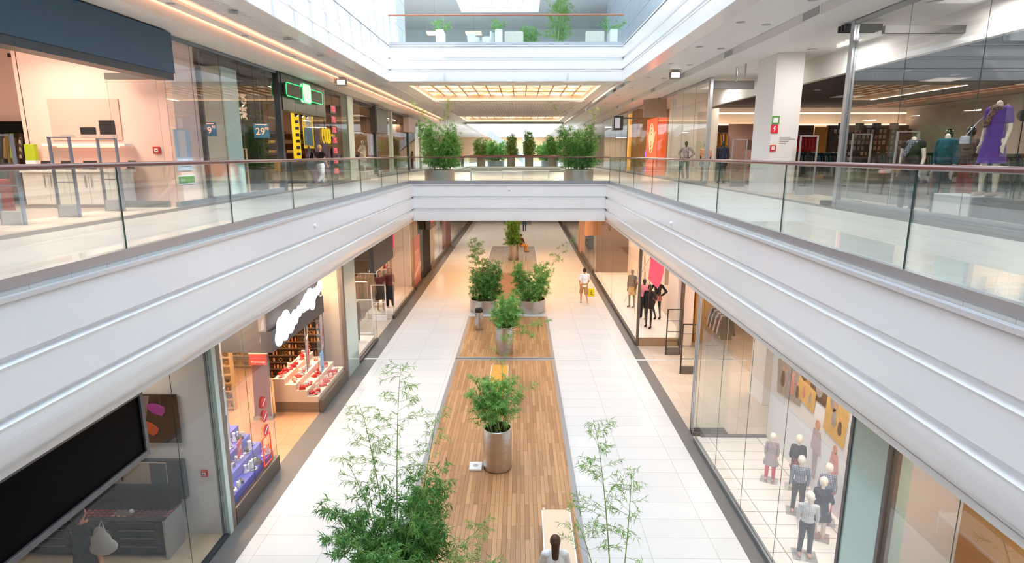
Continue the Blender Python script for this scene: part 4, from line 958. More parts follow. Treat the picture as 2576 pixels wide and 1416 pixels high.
for k in range(4):
    x = -1.0 + k * .5; d = MB().box(x - .0, x + .485, -.37, -.35, .1, .84).build('door', WHITE, t, bevel=.004)
    xh = x + (.42 if k % 2 == 0 else .07); MB().tube([(xh, -.4, .5), (xh, -.4, .8)], .01, 8).build('handle', ALU, d, smooth=True)
def laptop(x, y, z, rz, lab, grp='open laptops on the white counter'):
    t = thing('laptop', lab, 'laptop', (x, y, z), rz, grp); MB().box(-.16, .16, -.11, .11, 0, .015).build('keyboard_base', LG, t, bevel=.003); MB().cbox((0, .15, .11), (.32, .01, .22), rx=-.3).build('screen', SCR, t)
for k, x in enumerate((-11.9, -11.35, -10.75)): laptop(x, 15.1, Z2 + .922, .15 * (k - 1), 'open laptop with a dark screen on the white counter')
laptop(-9.95, 15.35, Z2 + .93, -.5, 'open laptop at the right end of the white counter, nearest the glass leaf', None)
for nm, y in (('nearest', 11.2), ('middle', 12.64), ('furthest', 14.1)): gate('tall framed security gate at the open upper left shop, %s of the three' % nm, -9.5, y, Z2, h=1.66)
rk = [cloth('lime_cloth', '#a9c53a'), cloth('brown_cloth', '#6b5140'), cloth('striped_cloth', '#c9b8a8', 'stripe', '#5b4a44', 30), BLK, cloth('ochre_cloth', '#a88440')]
column('black framed recess for hanging clothes at the back of the open upper left shop', -15.6, -12.75, 17.2, 17.55, Z2, 8.0, BLACK, 'wall unit', 'wall_unit')
rack('chrome rail of shirts in the black recess, upper left shop', -14.1, 16.9, Z2, 2.4, 1.85, 0, 18, rk, 'shirt hanging on the upper rail in the black recess of the upper left shop', grp='shirts in the black recess')
rack('lower rail of dark clothes left of the white counter', -14.2, 16.0, Z2, 2.0, 1.05, 0, 12, [BLK, CHAR, cloth('maroon_cloth', '#6d2a2a')], 'dark garment on the low rail left of the white counter', grp='dark garments on the low rail')
t = thing('shopping_bag', 'bright lime green bag standing on the left end of the white counter', 'bag', (-12.4, 15.5, Z2 + .0)); 
MB().box(-.13, .13, -.08, .08, .0, 1.15).build('display_stand', WHITE, t) ; MB().prism([(-.13, 1.15), (.13, 1.15), (.12, 1.55), (-.12, 1.55)], 'y', -.07, .07).build('bag_body', cloth('lime_bag', '#a8bd2a', r=.6), t, bevel=.01)
t = thing('red_stool', 'red upholstered block behind the nearest security gate', 'seat', (-10.9, 12.2, Z2)); MB().box(-.35, .35, -.35, .35, .06, .8).build('cushion', cloth('red_cloth', '#b3242b'), t, bevel=.04); MB().box(-.3, .3, -.3, .3, 0, .06).build('plinth', BLACK, t)
t = thing('spotlight', 'black adjustable spotlight under the slate blue fascia, far left', 'spotlight', (-9.6, 10.55, 9.6)); MB().tube([(0, 0, 0), (0, 0, .7)], .012).build('stem', BLACK, t); MB().tube([(0, .05, .0), (0, -.12, -.16)], .07, 14).build('lamp_head', BLACK, t, smooth=True)
# shop 2 : dark shop with price signs
column('pale teal square column inside the dark price sign shop', -10.1, -9.0, 18.95, 19.95, Z2, 9.7, mat('pale_teal_paint', '#d3e6e1', .5))
SBL = mat('sign_blue', '#31688c', .5, e=.25); SOR = mat('sign_orange', '#f0a27c', .5, e=1.0)
for x, y, n, w_, lab in ((-8.86, 17.6, '39', .42, 'blue price sign reading 39 hanging in the dark shop'), (-9.15, 21.9, '29', .56, 'larger blue price sign reading 29 hanging in the dark shop')):
    t = thing('price_sign', lab, 'sign', (x, y, 7.92 if n == '29' else 7.8)); MB().box(-w_ / 2, w_ / 2, -.01, .01, -w_ * .45, w_ * .45).build('board', SBL, t)
    text(n, w_ * .62, 'digits', SOR, t, (-.05, -.013, -.04)); text('90', w_ * .25, 'small_digits', SOR, t, (w_ * .33, -.013, .06)); MB().box(-w_ * .38, w_ * .38, -.014, -.01, w_ * .33, w_ * .39).build('text_line', SOR, t)
    MB().tube([(0, 0, w_ * .45), (0, 0, 1.895 if n == '39' else 1.775)], .004, 5).build('wire', ALU, t)
CARD = [G_shoe(mat('brown_leather', '#5b3a22', .4)), G_shoe(BLACK), G_shoe(mat('tan_suede', '#a5753f', .7)), G_box(.2, .28, .1, mat('shoe_box', '#8a5a34', .6), 'shoe_box')]
shelf_unit('dark wall of shelves full of shoes at the back of the price sign shop', -13.75, 20.1, Z2, 4.2, 2.4, PI / 2, 6, CARD, 'shoe or box on the dark wall shelves of the price sign shop', 'shoes on the dark wall shelves', per=13, seed=4)
shelf_unit('dark shelf unit facing the camera at the far side of the price sign shop', -11.6, 22.3, Z2, 3.6, 2.3, 0, 6, CARD, 'shoe or box on the far shelf unit of the price sign shop', 'shoes on the far shelf unit', per=12, seed=5)
spot_track('short track of glowing spotlights in the dark price sign shop', -9.8, 20.4, 22.0, 9.0, 4, BLACK, rod=.69)
for k, (x, y) in enumerate(((-9.6, 20.7), (-9.75, 21.3), (-10.5, 18.4))): gate('wooden edged security gate inside the price sign shop', x, y, Z2, .5, 1.5, 0, mat('pale_wood_post', '#c8ad8c', .5), 'wooden edged gates in the price sign shop')
t = thing('picture_panel', 'backlit foliage picture panel high in the price sign shop', 'picture', (-10.6, 22.34, 8.75)); MB().box(-.8, .8, -.03, 0, -.45, .45).build('print', cloth('foliage_print', '#2d4a1f', 'print', '#e8d9c8', 9), t)
# shop 3 : green neon sign
t = thing('shop_fascia', 'dark panelled fascia carrying the green neon sign, upper left', 'shop fascia', (FX, 24.75, 9.35))
for k in range(4): MB().box(-.3, .12, -2.45 + k * 1.22, -1.25 + k * 1.22, -.68, .58).build('metal_panel', mat('dark_panel', '#50534f', .35, .3), t)
column('dark metal post left of the green neon sign', FX - .15, FX + .1, 22.08, 22.28, Z2, 9.95, DARKF, 'post', 'post')
NEO = mat('green_neon', '#1fe07a', .4, e=.9, ec='#18e070'); OLV = mat('olive_sign_face', '#3d4034', .5)
t = thing('neon_sign', 'green neon outlined sign of two dark bars and a glowing white square', 'sign', (FX + .16, 24.35, 9.42))
def rr(y0, y1, z0, z1, r=.12, n=5):
    P = []
    for cy_, cz, a0 in ((y1 - r, z1 - r, 0), (y0 + r, z1 - r, PI / 2), (y0 + r, z0 + r, PI), (y1 - r, z0 + r, 1.5 * PI)):
        for i in range(n + 1): a = a0 + PI / 2 * i / n; P.append((cy_ + r * math.cos(a), cz + r * math.sin(a)))
    return P
for y0, y1, nm, mm in ((-2.0, -.3, 'dark_bar', OLV), (.45, 2.0, 'dark_bar', OLV)):
    P = rr(y0, y1, -.27, .2); MB().prism(P, 'x', 0, .1).build(nm, mm, t); MB().tube([(.1, a, b) for a, b in P + P[:1]], .017, 8, caps=False).build('neon_outline', NEO, t, smooth='all')
P = rr(-.38, .52, -.36, .34, .14); MB().prism(P, 'x', .02, .13).build('white_square', mat('lit_white', '#e6ffe9', .5, e=.4, ec='#d8ffe2'), t); MB().tube([(.12, a, b) for a, b in P + P[:1]], .017, 8, caps=False).build('neon_outline', NEO, t, smooth='all')
YEL = mat('yellow_print', '#f1cf2a', .5, e=.25)
t = thing('hanging_banner', 'tall yellow banner with dark marks hanging in the neon sign shop', 'banner', (-9.64, 26.6, 7.85)); MB().box(-.17, .17, -.01, .01, -1.0, 1.1).build('cloth', YEL, t); MB().tube([(0, 0, 1.1), (0, 0, 1.84)], .005, 5).build('wire', ALU, t)
for k in range(7): MB().box(-.02, .14, -.014, -.01, -.8 + k * .27, -.68 + k * .27).build('dark_mark', CHAR, t)
t = thing('picture_panel', 'blue jeans picture on yellow beside the yellow banner', 'picture', (-9.2, 26.9, 8.1)); MB().box(-.24, .22, -.01, .01, -.75, .8).build('sheet', YEL, t); MB().tube([(0, 0, .8), (0, 0, 1.59)], .005, 5).build('wire', ALU, t); MB().prism([(-.2, -.6), (.18, -.65), (.16, .15), (.02, .2), (-.2, .1)], 'y', -.016, -.01).build('jeans_picture', mat('denim_print', '#7ba7c9', .5), t); MB().box(-.1, .14, -.016, -.01, .2, .75).build('pale_figure', WHITE, t)
PUR = mat('dark_purple_vinyl', '#3a2142', .5)
rnd = random.Random(9)
for k in range(14):
    y = 25.0 + k * .34; z = rnd.uniform(6.1, 7.9 - k * .06); mb = MB(); 
    P = [(y + .34 * (1 + .25 * math.sin(5 * a + k)) * math.cos(a), z + .46 * (1 + .2 * math.cos(3 * a)) * math.sin(a)) for a in [2 * PI * i / 24 for i in range(24)]]
    mb.prism(P, 'x', FX + .03, FX + .04); tag(mb.build('window_sticker', PUR), 'dark purple blob shaped sticker on the glass of the neon sign shop', 'sticker', 'purple stickers on the glass')
t = thing('sale_screens', 'vertical column of red seven segment 75% sale signs on the glass, upper left', 'sign', (FX + .06, 28.3, 7.7))
for k in range(7):
    b = MB().box(0, .05, -.42, .42, -1.9 + k * .46, -1.53 + k * .46).build('screen', mat('dark_red_screen', '#3a2028', .4), t); b.location = (0, 0, .35)
    text('75%', .34, 'digits', mat('red_digits', '#ff4a50', .5, e=1.6), b, (.055, 0, -1.715 + k * .46), RL, .002)
shopglass('glass front of the neon sign shop with purple stickers, upper left', 'L', FX, 27.25, 30.9, Z2, 9.9, (28.5, 29.7))
shopglass('low glass beside the entrance under the green neon sign', 'L', FX, 24.6, 27.2, Z2, 8.65, (25.9,), head=0)
for k in range(5):
    tag(G_ring(.16, .035, YEL, 'ring_ornament', False)().copy() if 0 else MB().tube([(FX + .04, 26.9 + k * .36 + .13 * math.cos(a * PI / 8), 7.9 + .32 * math.sin(a * PI / 8)) for a in range(17)], .03, 6, caps=False).build('ring_ornament', YEL), 'upright yellow oval ring decoration on the glass above the purple stickers', 'decoration', 'yellow oval rings')
shelf_unit('brown shelf wall at the back of the neon sign shop', -12.0, 28.5, Z2, 4.4, 2.6, 0, 6, [G_fold(cloth('maroon_cloth', '#6d2a2a')), G_fold(JEANS), G_fold(cloth('brown_cloth', '#6b5140')), G_fold(cloth('ochre_cloth', '#a88440'))], 'folded clothes on the brown shelves of the neon sign shop', 'folded clothes in the neon sign shop', body=BROWNW, per=10, seed=6)
spot_track('black track of lit spotlights at the entrance of the neon sign shop', -9.3, 25.4, 27.8, 8.9, 4, BLACK, rod=.79)
figure('woman in a black top and white cropped trousers walking past the neon sign shop', (-8.05, 24.7, Z2), PI - .45, 1.66, 'walk', female=True, top=BLK, sleeves=.2, legs=WCOT, leglen=.85, hair=HBLO, shoes=mat('tan_sandal', '#a8845c', .5))
t = thing('shoulder_bag', 'dark shoulder bag hanging behind the woman in white trousers', 'bag', (-8.38, 24.5, 6.55), .6); MB().prism([(-.2, 0), (.2, 0), (.16, .32), (-.16, .32)], 'y', -.07, .07).build('bag_body', CHAR, t, bevel=.03); MB().tube([(-.12, 0, .3), (-.02, 0, .62), (.12, 0, .3)], .012, 6).build('strap', CHAR, t)
# shop 4 and on
column('pale green painted pier beyond the sale signs, upper left', FX - .3, FX + .05, 30.95, 31.9, Z2, 9.95, mat('pale_green_paint', '#c3d3c8', .4))
nxt = [(32.0, 36.9, 'dark'), (36.9, 41.5, 'w'), (41.5, 47.6, 'dark'), (47.6, 53.5, 'w'), (53.5, 60, 'dark')]
for i, (y0, y1, kd) in enumerate(nxt):
    nm = ('first', 'second', 'third', 'fourth', 'fifth')[i]
    shopglass('%s glass shop front beyond the pale green pier, upper left' % nm, 'L', FX, y0, y1 - .36, Z2, 9.95, (y0 + (y1 - y0) / 3, y0 + (y1 - y0) * 2 / 3), basem=ALU)
    column('%s grey post beyond the pale green pier, upper left' % nm, FX - .15, FX + .08, y1 - .35, y1, Z2, 9.95, DARKF if kd == 'dark' else mat('pale_green_paint', '#c3d3c8', .4), 'post', 'post')
for y0, y1, z0, z1, mm, nm in ((35.2, 38.1, 8.3, 9.7, mat('black_sign', '#3c3836', .4), 'dark box sign sticking out over the shop beyond the pale green pier'), (45.2, 48.4, 8.7, 9.75, mat('grey_sign', '#c9b9b2', .5), 'pale pinkish box sign further down the left shops')):
    t = thing('box_sign', nm, 'sign', (FX + .1, (y0 + y1) / 2, (z0 + z1) / 2)); h = (z1 - z0) / 2; L = (y1 - y0) / 2
    MB().box(0, .35, -L, L, -h, h).build('case', mm, t, bevel=.02); MB().box(.35, .37, -L + .1, L - .1, -h + .1, h - .1).build('face', mm, t)
WMAN = mat('white_mannequin', '#e9e3da', .4)
MAN1 = figure('white female mannequin in a long pale dress behind the glass, upper left', (-9.3, 36.4, Z2 + .3), 1.2, 1.8, 'hip', skin=WMAN, female=True, head='egg', cat='mannequin', skirt=(1.1, .35, .14, .26, cloth('pale_dress', '#d8cdc4')), top=cloth('pale_dress', '#d8cdc4'), vox=.018)
figure('grey mannequin with one arm out behind the glass, further along upper left', (-9.3, 39.2, Z2 + .3), 1.4, 1.8, 'reach', skin=mat('grey_mannequin', '#8f8b8a', .4), head='egg', cat='mannequin', top=cloth('grey_knit', '#7d7b7e'), legs=CHAR, vox=.018)
for y in (36.4, 39.2): column('white low platform under the %s pale mannequin, upper left' % ('nearer' if y < 37 else 'further'), -9.7, -8.9, y - .5, y + .5, Z2, Z2 + .299, WHITE, 'platform', 'display_platform')
for i, y in enumerate((33.4, 34.2, 43.0, 44.0)):
    t = thing('pedestal', ('slim white post stand behind the left glass, ' + ('near the green pier' if i < 2 else 'further on')), 'display stand', (-9.1, y, Z2), group='slim post stands'); MB().box(-.05, .05, -.05, .05, 0, 1.1).build('post', WHITE, t); MB().box(-.15, .15, -.15, .15, 0, .02).build('foot', WHITE, t)
    o = G_bag(BLK if i % 2 else TAN, .15)(); o.location = (-9.1, y, Z2 + 1.1); tag(o, ('black' if i % 2 else 'tan') + ' handbag on a slim white stand behind the left glass, ' + ('near the green pier' if i < 2 else 'further on'), 'handbag')
for y, sd in ((33.8, 31), (40.5, 32), (50, 33)):
    shelf_unit('lit shelf wall of a shop far along the upper left, %s' % {31: 'nearest', 32: 'middle', 33: 'furthest'}[sd], -13.8, y, Z2, 4.5 if sd != 31 else 1.4, 2.5, PI / 2, 5, [G_fold(WCOT), G_box(.25, .25, .2, TAN), G_fold(BLK)], 'folded item on the far upper left shelf wall, %s' % {31: 'nearest', 32: 'middle', 33: 'furthest'}[sd], 'far left shelf goods %d' % sd, body=WARMW, per=8 if sd != 31 else 3, seed=sd)
# ================= upper right shops =================
GX = 8.0
struct('wall_right', MB().box(8.1, 21, 33.8, 34, Z2, 10.3), WARMW)
struct('wall_right', MB().box(8.1, 21, 3.4, 3.6, Z2, 10.3), CONC)
struct('wall_right', MB().box(10.0, 10.2, 3.6, 33.8, 9.55, 10.3), CONC)           # bulkhead
struct('ceiling', MB().box(10.2, 21, 3.6, 33.8, 9.55, 9.7), mat('dark_ceiling', '#4b4240', .7))
struct('wall_right', MB().box(20.7, 21, 3.6, 33.8, Z2, 9.55), WARMW)
column('square white pier in the entrance of the clothes shop, with red and green signs', 8.3, 9.2, 20.65, 22.25, Z2, 10.3, CONC)
shopglass('near glass front of the clothes shop with dressed mannequins, upper right', 'R', GX, 3.6, 15.35, Z2, 10.2, (6.3, 8.9, 11.1, 13.3), base=.2, basem=mat('pale_base', '#aab0b2', .4, .4))
column('thick silver door post where the near glass front of the clothes shop ends', GX - .07, GX + .07, 15.36, 15.52, Z2, 10.2, ALU, 'post', 'post')
for k, y in enumerate((15.75, 15.9, 16.05)):
    t = thing('sliding_glass_leaf', 'folded sliding glass leaves stacked beside the thick silver door post', 'glass door', (8.35, y, Z2)); t['group'] = 'stacked glass leaves'
    MB().box(-.45, .45, -.006, .006, .12, 4.25).build('glass_pane', [GLASSR], t); MB().box(-.45, .45, -.03, .03, 0, .12).build('bottom_rail', DARKF, t); MB().box(-.45, .45, -.03, .03, 4.25, 4.4).build('top_rail', DARKF, t)
t = thing('door_track', 'dark sliding door track over the near glass front, top right', 'door track', (9.3, 14.6, 9.85)); MB().box(-1.1, 1.1, -.06, .06, -.08, .08).build('bar', GREYF, t)
t = thing('door_track', 'grey sliding door track projecting above the entrance by the far silver post', 'door track', (8.9, 26.6, 9.95)); MB().box(-.8, .9, -.08, .08, -.16, .16).build('bar', GREYF, t)
column('thick silver door post at the far side of the clothes shop entrance', GX - .07, GX + .07, 26.4, 26.62, Z2, 10.2, ALU, 'post', 'post')
for k, y in enumerate((22.6, 23.5)): t = thing('hanging_bracket', 'thin chrome tube bracket hanging above the entrance next to the white pier', 'bracket', (GX, y, 9.75), group='chrome brackets over the entrance'); MB().tube([(0, 0, 0), (0, 0, .5)], .03, 10).build('tube', ALU, t)
shopglass('far glass front of the clothes shop with the striped shirt mannequin, upper right', 'R', GX, 26.64, 33.9, Z2, 10.2, (28.7, 30.8, 32.8), basem=ALU)
struct('wall_right', MB().box(9.6, 9.7, 30.6, 33.8, Z2, 9.3), mat('window_back', '#d8cdbf', .6))
# pier signs
t = thing('safety_sign', 'small green and white safety sign on the white pier', 'sign', (8.42, 20.64, 8.2)); MB().box(-.12, .12, -.015, 0, -.13, .13).build('board', mat('sign_green', '#4f9a3f', .5), t); MB().box(-.08, .08, -.02, -.015, -.08, .08).build('white_mark', WHITE, t)
t = thing('safety_sign', 'small red sign with a white bolt on the white pier below the green sign', 'sign', (8.4, 20.64, 7.92)); MB().box(-.12, .12, -.015, 0, -.14, .13).build('board', mat('sign_red', '#d8303a', .5), t)
MB().prism([(-.01, .09), (.04, .09), (.01, .01), (.05, .01), (-.03, -.1), (-.0, -.01), (-.04, -.01)], 'y', -.02, -.015).build('white_bolt', WHITE, t)
fire_alarm('red fire alarm button low on the white pier, upper right', (8.4, 20.645, 7.3), (PI / 2, 0, 0), .2)
t = thing('wall_lettering', 'small grey printed lines on the white pier beside the safety signs', 'lettering', (8.85, 20.645, 7.65))
for k, w_ in enumerate((.36, .52, .3, .22)): MB().box(-.25, -.25 + w_, -.004, 0, -.07 * k, -.07 * k + .025).build('text_line', mat('pale_grey_text', '#b5a79c', .6), t)
# gates at the entrance
GM = mat('silver_gate', '#b3b5b8', .35, .6)
for x, y, lab in ((9.4, 20.25, 'security gate right of the white pier, nearest to it'), (10.2, 18.6, 'security gate in the middle of the clothes shop entrance'), (10.3, 16.6, 'security gate closest to the stacked glass leaves, clothes shop entrance'), (8.85, 25.0, 'security gate left of the white pier near the far silver post')):
    gate(lab, x, y, Z2, .55, 1.9, 0, GM, None, (.9,))
# lights
for x, y in ((14, 9), (14, 15), (14, 21), (14, 27), (18, 12), (18, 22)): hall_lamp(x, y, 9.53, 90, WARM2, 1.0, label='square recessed lamp in the dark ceiling of the clothes shop', grp='recessed lamps of the clothes shop')
for y in (8, 13, 18.5, 24.5, 30): area((9.1, y, 10.2), .8, 70, NEUT, 'front_light', sy=1.4)
for k, (x, y) in enumerate(((8.9, 14), (9.3, 17), (9.1, 20), (9.2, 24.5), (9.0, 28.5), (9.3, 31.5))): downlight(x, y, 10.29, True, 'lit downlight in the white ceiling just inside the clothes shop', .12, 'front downlights of the clothes shop')
for k in range(14): x = 11.5 + (k % 4) * 2.1; y = 8 + (k // 4) * 5.5 + (k % 2); downlight(x, y, 9.54, True, 'bright spot lamp in the dark ceiling of the clothes shop', .11, 'spot lamps in the dark clothes shop ceiling')
tag(MB().box(9.7, 20.5, 33.4, 33.5, 9.2, 9.28).build('cove_tube', mat('soft_white_tube', '#fff1dc', .5, e=.9)), 'thin lit tube running along the top of the far clothes shop wall', 'light')
tag(MB().box(9.7, 20.5, 33.3, 33.75, 8.62, 8.68).build('cove_tube', mat('soft_cove', '#ffe2bd', .5, e=1.1)), 'glowing cove strip just above the dark wall units, far clothes shop wall', 'light')
# far wall: dark units with clothes and small goods
for x0, x1, lab in ((9.8, 12.7, 'dark wall unit at the left of the far clothes shop wall'), (12.9, 15.6, 'dark wall unit behind the red jackets'), (16.35, 20.6, 'dark wall unit full of small packaged goods')):
    column(lab, x0, x1, 33.2, 33.4, Z2, 8.6, mat('umber_unit', '#4a3528', .6), 'wall unit', 'wall_unit')
column('yellow ochre panel between the red jackets and the packaged goods', 15.65, 16.3, 33.1, 33.19, Z2, 8.5, mat('ochre_panel', '#c08a3c', .5), 'panel', 'panel')
column('large blank pinkish poster panel standing in the clothes shop, left of the white pier', 11.0, 12.5, 32.9, 33.0, Z2, 8.66, mat('dusty_pink_panel', '#d8a793', .6), 'panel', 'panel')
t = thing('info_stand', 'dark brown blank sign board in front of the pinkish panel', 'sign', (11.4, 30.5, Z2)); MB().box(-.32, .32, -.02, .02, 1.52, 2.0).build('board', mat('brown_board', '#6d4b43', .5), t); MB().tube([(0, 0, 0), (0, 0, 1.35)], .02).build('post', ALU, t); MB().box(-.2, .2, -.15, .15, 0, .02).build('foot', ALU, t)
RJ = cloth('red_jacket', '#d3141f'); WG = cloth('pale_pink_cloth', '#e3c0b3'); OG = cloth('amber_cloth', '#e39a2c')
rack('high chrome rail of red jackets on the far wall of the clothes shop', 15.0, 32.7, Z2, 1.1, 2.25, 0, 6, [RJ], 'bright red jacket on the high rail beside the white pier', grp='red jackets')
rack('high rail of amber shirts far left in the clothes shop', 10.3, 32.7, Z2, 1.2, 2.4, 0, 7, [OG, WG], 'amber or pink shirt on the high rail left of the pinkish panel', grp='amber and pink shirts')
PKG = [G_box(.14, .04, .2, mat('pale_packet', '#d9c4b4', .5), 'packet'), G_box(.12, .04, .18, mat('pink_packet', '#d79a88', .5), 'packet'), G_box(.12, .05, .14, mat('dark_packet', '#4d3a3a', .5), 'packet')]
shelf_unit('wall shelving with rows of small packets, far wall of the clothes shop', 18.5, 33.15, Z2 + .3, 4.1, 2.3, 0, 8, PKG, 'small packet on the far wall shelving of the clothes shop', 'packets on the far shelving', body=mat('umber_unit', '#4a3528', .6), per=18, seed=14, depth=.25)
for k, (x, m) in enumerate(((17.0, cloth('teal_short', '#1f5c6b')), (17.9, cloth('grey_short', '#6d6468')), (18.8, CHAR), (19.7, cloth('pink_short', '#c9a6a0')))):
    tag(MB().prism([(-.2, 0), (.2, 0), (.24, -.3), (.03, -.3), (0, -.2), (-.03, -.3), (-.24, -.3)], 'y', -.04, .04).build('shorts', m, loc=(x, 33.04, 8.705)), ('teal', 'grey', 'charcoal', 'pink')[k] + ' shorts displayed on top of the packet shelving', 'shorts')
DK = [BLK, CHAR, cloth('deep_green', '#1f3d3a'), cloth('deep_teal', '#11404d')]
dr = 'dark garment on the low racks behind the white pier'
for i, (x, y, rz) in enumerate(((14.2, 29.5, 0), (11.9, 29.3, 0), (16.5, 27.5, 0), (12.6, 25.5, .3), (15.4, 24, 0))):
    rack(('low black rack of dark clothes, behind the pier and gates', 'low black rack of dark clothes before the pinkish panel', 'low black rack of dark clothes before the packet shelving', 'low black rack of dark clothes at a slant, deep in the clothes shop', 'low black rack of dark clothes right of the slanting one')[i], x, y, Z2, 1.9, 1.35, rz, 15, DK, dr, grp='dark garments on low racks', m=BLACK, l=.8)
for i, (x, y, rz, lab) in enumerate(((11.6, 12.2, .1, 'dark clothes rack right behind the purple dress mannequin'), (12.2, 15.6, 0, 'dark clothes rack behind the orange hooded mannequin'), (14.2, 13.4, .2, 'dark clothes rack deep behind the teal top mannequin'), (11.4, 9.8, 0, 'dark clothes rack at the right edge behind the dark plinth'), (15.5, 18.0, 0, 'dark clothes rack deep behind the plaid scarf mannequin'))):
    rack(lab, x, y, Z2, 2.1, 1.3, rz, 16, DK + [cloth('khaki_shirt', '#7a7258'), cloth('slate_knit', '#55525a')], 'garment on the racks behind the near window mannequins', grp='garments behind the near window mannequins', m=BLACK, l=.85)
# folding tables with folded clothes
FC = [G_fold(WCOT), G_fold(OG), G_fold(RJ), G_fold(cloth('olive_cloth', '#6b6a3c')), G_fold(CHAR), G_fold(WG)]
for i, (x, y) in enumerate(((12.6, 20.5), (14.6, 19.0), (13.0, 16.5), (16, 16))):
    t = thing('display_table', ('low table of folded clothes nearest the white pier', 'low table of folded clothes behind the nearest one', 'low table of folded clothes behind the gates', 'low table of folded clothes deepest on the right')[i], 'table', (x, y, Z2)); MB().box(-.8, .8, -.45, .45, .66, .7).build('tabletop', mat('walnut_top', '#5b4030', .4), t)
    for sx in (-1, 1):
        for sy in (-1, 1): MB().box(sx * .76 - .02, sx * .76 + .02, sy * .41 - .02, sy * .41 + .02, 0, .66).build('leg', BLACK, t)
    for j in range(8):
        o = FC[(i + j) % 6](); o.location = (x - .6 + (j % 4) * .4, y - .2 + (j // 4) * .4, Z2 + .7); tag(o, 'folded pile of clothes on a low table inside the clothes shop', 'folded clothes', 'folded piles in the clothes shop')
# mannequins in the near window
CREAM = mat('cream_mannequin', '#efe3d2', .35); BKM = mat('gloss_black_mannequin', '#17120f', .12, coat=.6)
t = thing('display_plinth', 'white plinth under the purple dress mannequin', 'plinth', (9.0, 12.35, Z2)); MB().box(-.3, .3, -.5, .55, 0, .5).build('block', WHITE, t, bevel=.01)
t = thing('display_plinth', 'dark plinth beside the white one, right edge of the picture', 'plinth', (9.05, 11.45, Z2)); MB().box(-.35, .35, -.38, .35, 0, .48).build('block', CHAR, t, bevel=.01)
figure('headless cream mannequin in a purple short sleeved dress with a brown scarf', (9.1, 12.0, Z2 + .5), -PI / 2 + .25, 2.0, 'stand', skin=CREAM, female=True, head=None, cat='mannequin', top=cloth('purple_dress', '#5b3a9e'), sleeves=.32, skirt=(1.12, .55, .13, .22, cloth('purple_dress', '#5b3a9e')), scarf=cloth('brown_scarf', '#4a3a36', 'print', '#8d6f5f', 30), shoes=mat('nude_shoe', '#c9a68f', .5))
t = thing('crossbody_bag', 'small pale blue handbag hanging on the purple dress mannequin', 'bag', (8.68, 12.2, 7.3), .4); MB().prism([(-.09, 0), (.09, 0), (.08, .15), (-.08, .15)], 'x', -.03, .03).build('bag_body', cloth('pale_blue_bag', '#b9c6d6'), t, bevel=.02); MB().tube([(0, 0, .15), (.22, -.05, .4), (.4, -.15, .62)], .01, 6).build('strap', cloth('pale_blue_bag', '#b9c6d6'), t)
figure('headless cream mannequin in a teal long top and dark trousers', (9.0, 13.15, Z2), -PI / 2 + .3, 1.92, 'stand', skin=CREAM, female=True, head=None, cat='mannequin', top=cloth('teal_top', '#0f4f63'), sleeves=.7, legs=cloth('slate_trouser', '#2b3a45'), topz=.85, shoes=BLACK)
figure('headless cream mannequin in a black vest, plaid scarf and grey jeans', (9.15, 14.5, Z2), -PI / 2 + .5, 1.9, 'stand', skin=CREAM, head=None, cat='mannequin', top=cloth('black_vest', '#1a1a20'), sleeves=.1, legs=cloth('grey_jeans', '#36444d'), scarf=cloth('blue_plaid', '#23283a', 'plaid', '#8f9ab8', 28), shoes=BLACK)
figure('glossy black mannequin in an orange hooded top behind the plaid scarf one', (10.3, 15.0, Z2), -PI / 2, 1.9, 'hip', skin=BKM, head='egg', cat='mannequin', top=cloth('orange_hoodie', '#f0602a'), sleeves=.9, legs=cloth('red_trousers', '#b01f2a'))
figure('glossy black mannequin in a dark jacket between the teal and plaid mannequins', (10.1, 14.0, Z2), -PI / 2, 1.92, 'stand', skin=BKM, head='egg', cat='mannequin', top=cloth('dark_brown_jacket', '#2f2322'), sleeves=1, legs=cloth('crimson_trousers', '#8f1626'))
figure('black mannequin in a denim outfit at the right edge behind the dark plinth', (9.8, 11.3, Z2), -PI / 2, 1.85, 'stand', skin=BKM, head='egg', cat='mannequin', top=cloth('olive_parka', '#5d5a48'), sleeves=1, legs=JEANS)
for k, (y, x) in enumerate(((14.6, 8.3), (13.9, 8.3), (13.2, 8.3), (11.2, 8.3))): t = thing('price_block', 'small white price block on the floor behind the near glass front', 'price block', (x, y, Z2), group='price blocks behind the near glass'); MB().box(-.05, .05, -.11, .11, 0, .13).build('block', WHITE, t)
# hats on stands and the 149 sign
for k, (x, y, m) in enumerate(((11.9, 14.9, BLK), (11.6, 14.1, cloth('brown_hat', '#4b3628')))):
    t = thing('hat_stand', ('black' if k == 0 else 'brown') + ' knitted hat on a tall stand in the clothes shop', 'hat', (x, y, Z2)); MB().tube([(0, 0, 0), (0, 0, 2.1)], .012).build('pole', BLACK, t); MB().lathe([(.14, 0), (.14, .02)], n=16).build('foot', BLACK, t); MB().ell((0, 0, 2.2), (.13, .15, .14)).build('hat', m, t, smooth='all')
t = thing('price_sign', 'white price sign reading 149 beside the hats', 'sign', (11.7, 13.6, 7.8)); MB().box(-.19, .19, -.01, .01, -.22, .22).build('board', WARMW, t); text('149', .17, 'digits', GREYF, t, (-.03, -.013, -.06)); text('90', .08, 'small_digits', GREYF, t, (.14, -.013, -.02)); MB().tube([(0, 0.02, -2.0), (0, .02, -.2)], .01).build('post', BLACK, t)
t = thing('clothes_rail', 'dark rail standing between the hats and the purple dress', 'rail', (12.4, 13.2, Z2))
for s in (-1, 1): MB().tube([(s, 0, 0), (s, 0, 3.6)], .02).build('upright', BLACK, t)
MB().tube([(-1, 0, 1.85), (1, 0, 1.85)], .02).build('rail', mat('brass', '#b39355', .3, .8), t)
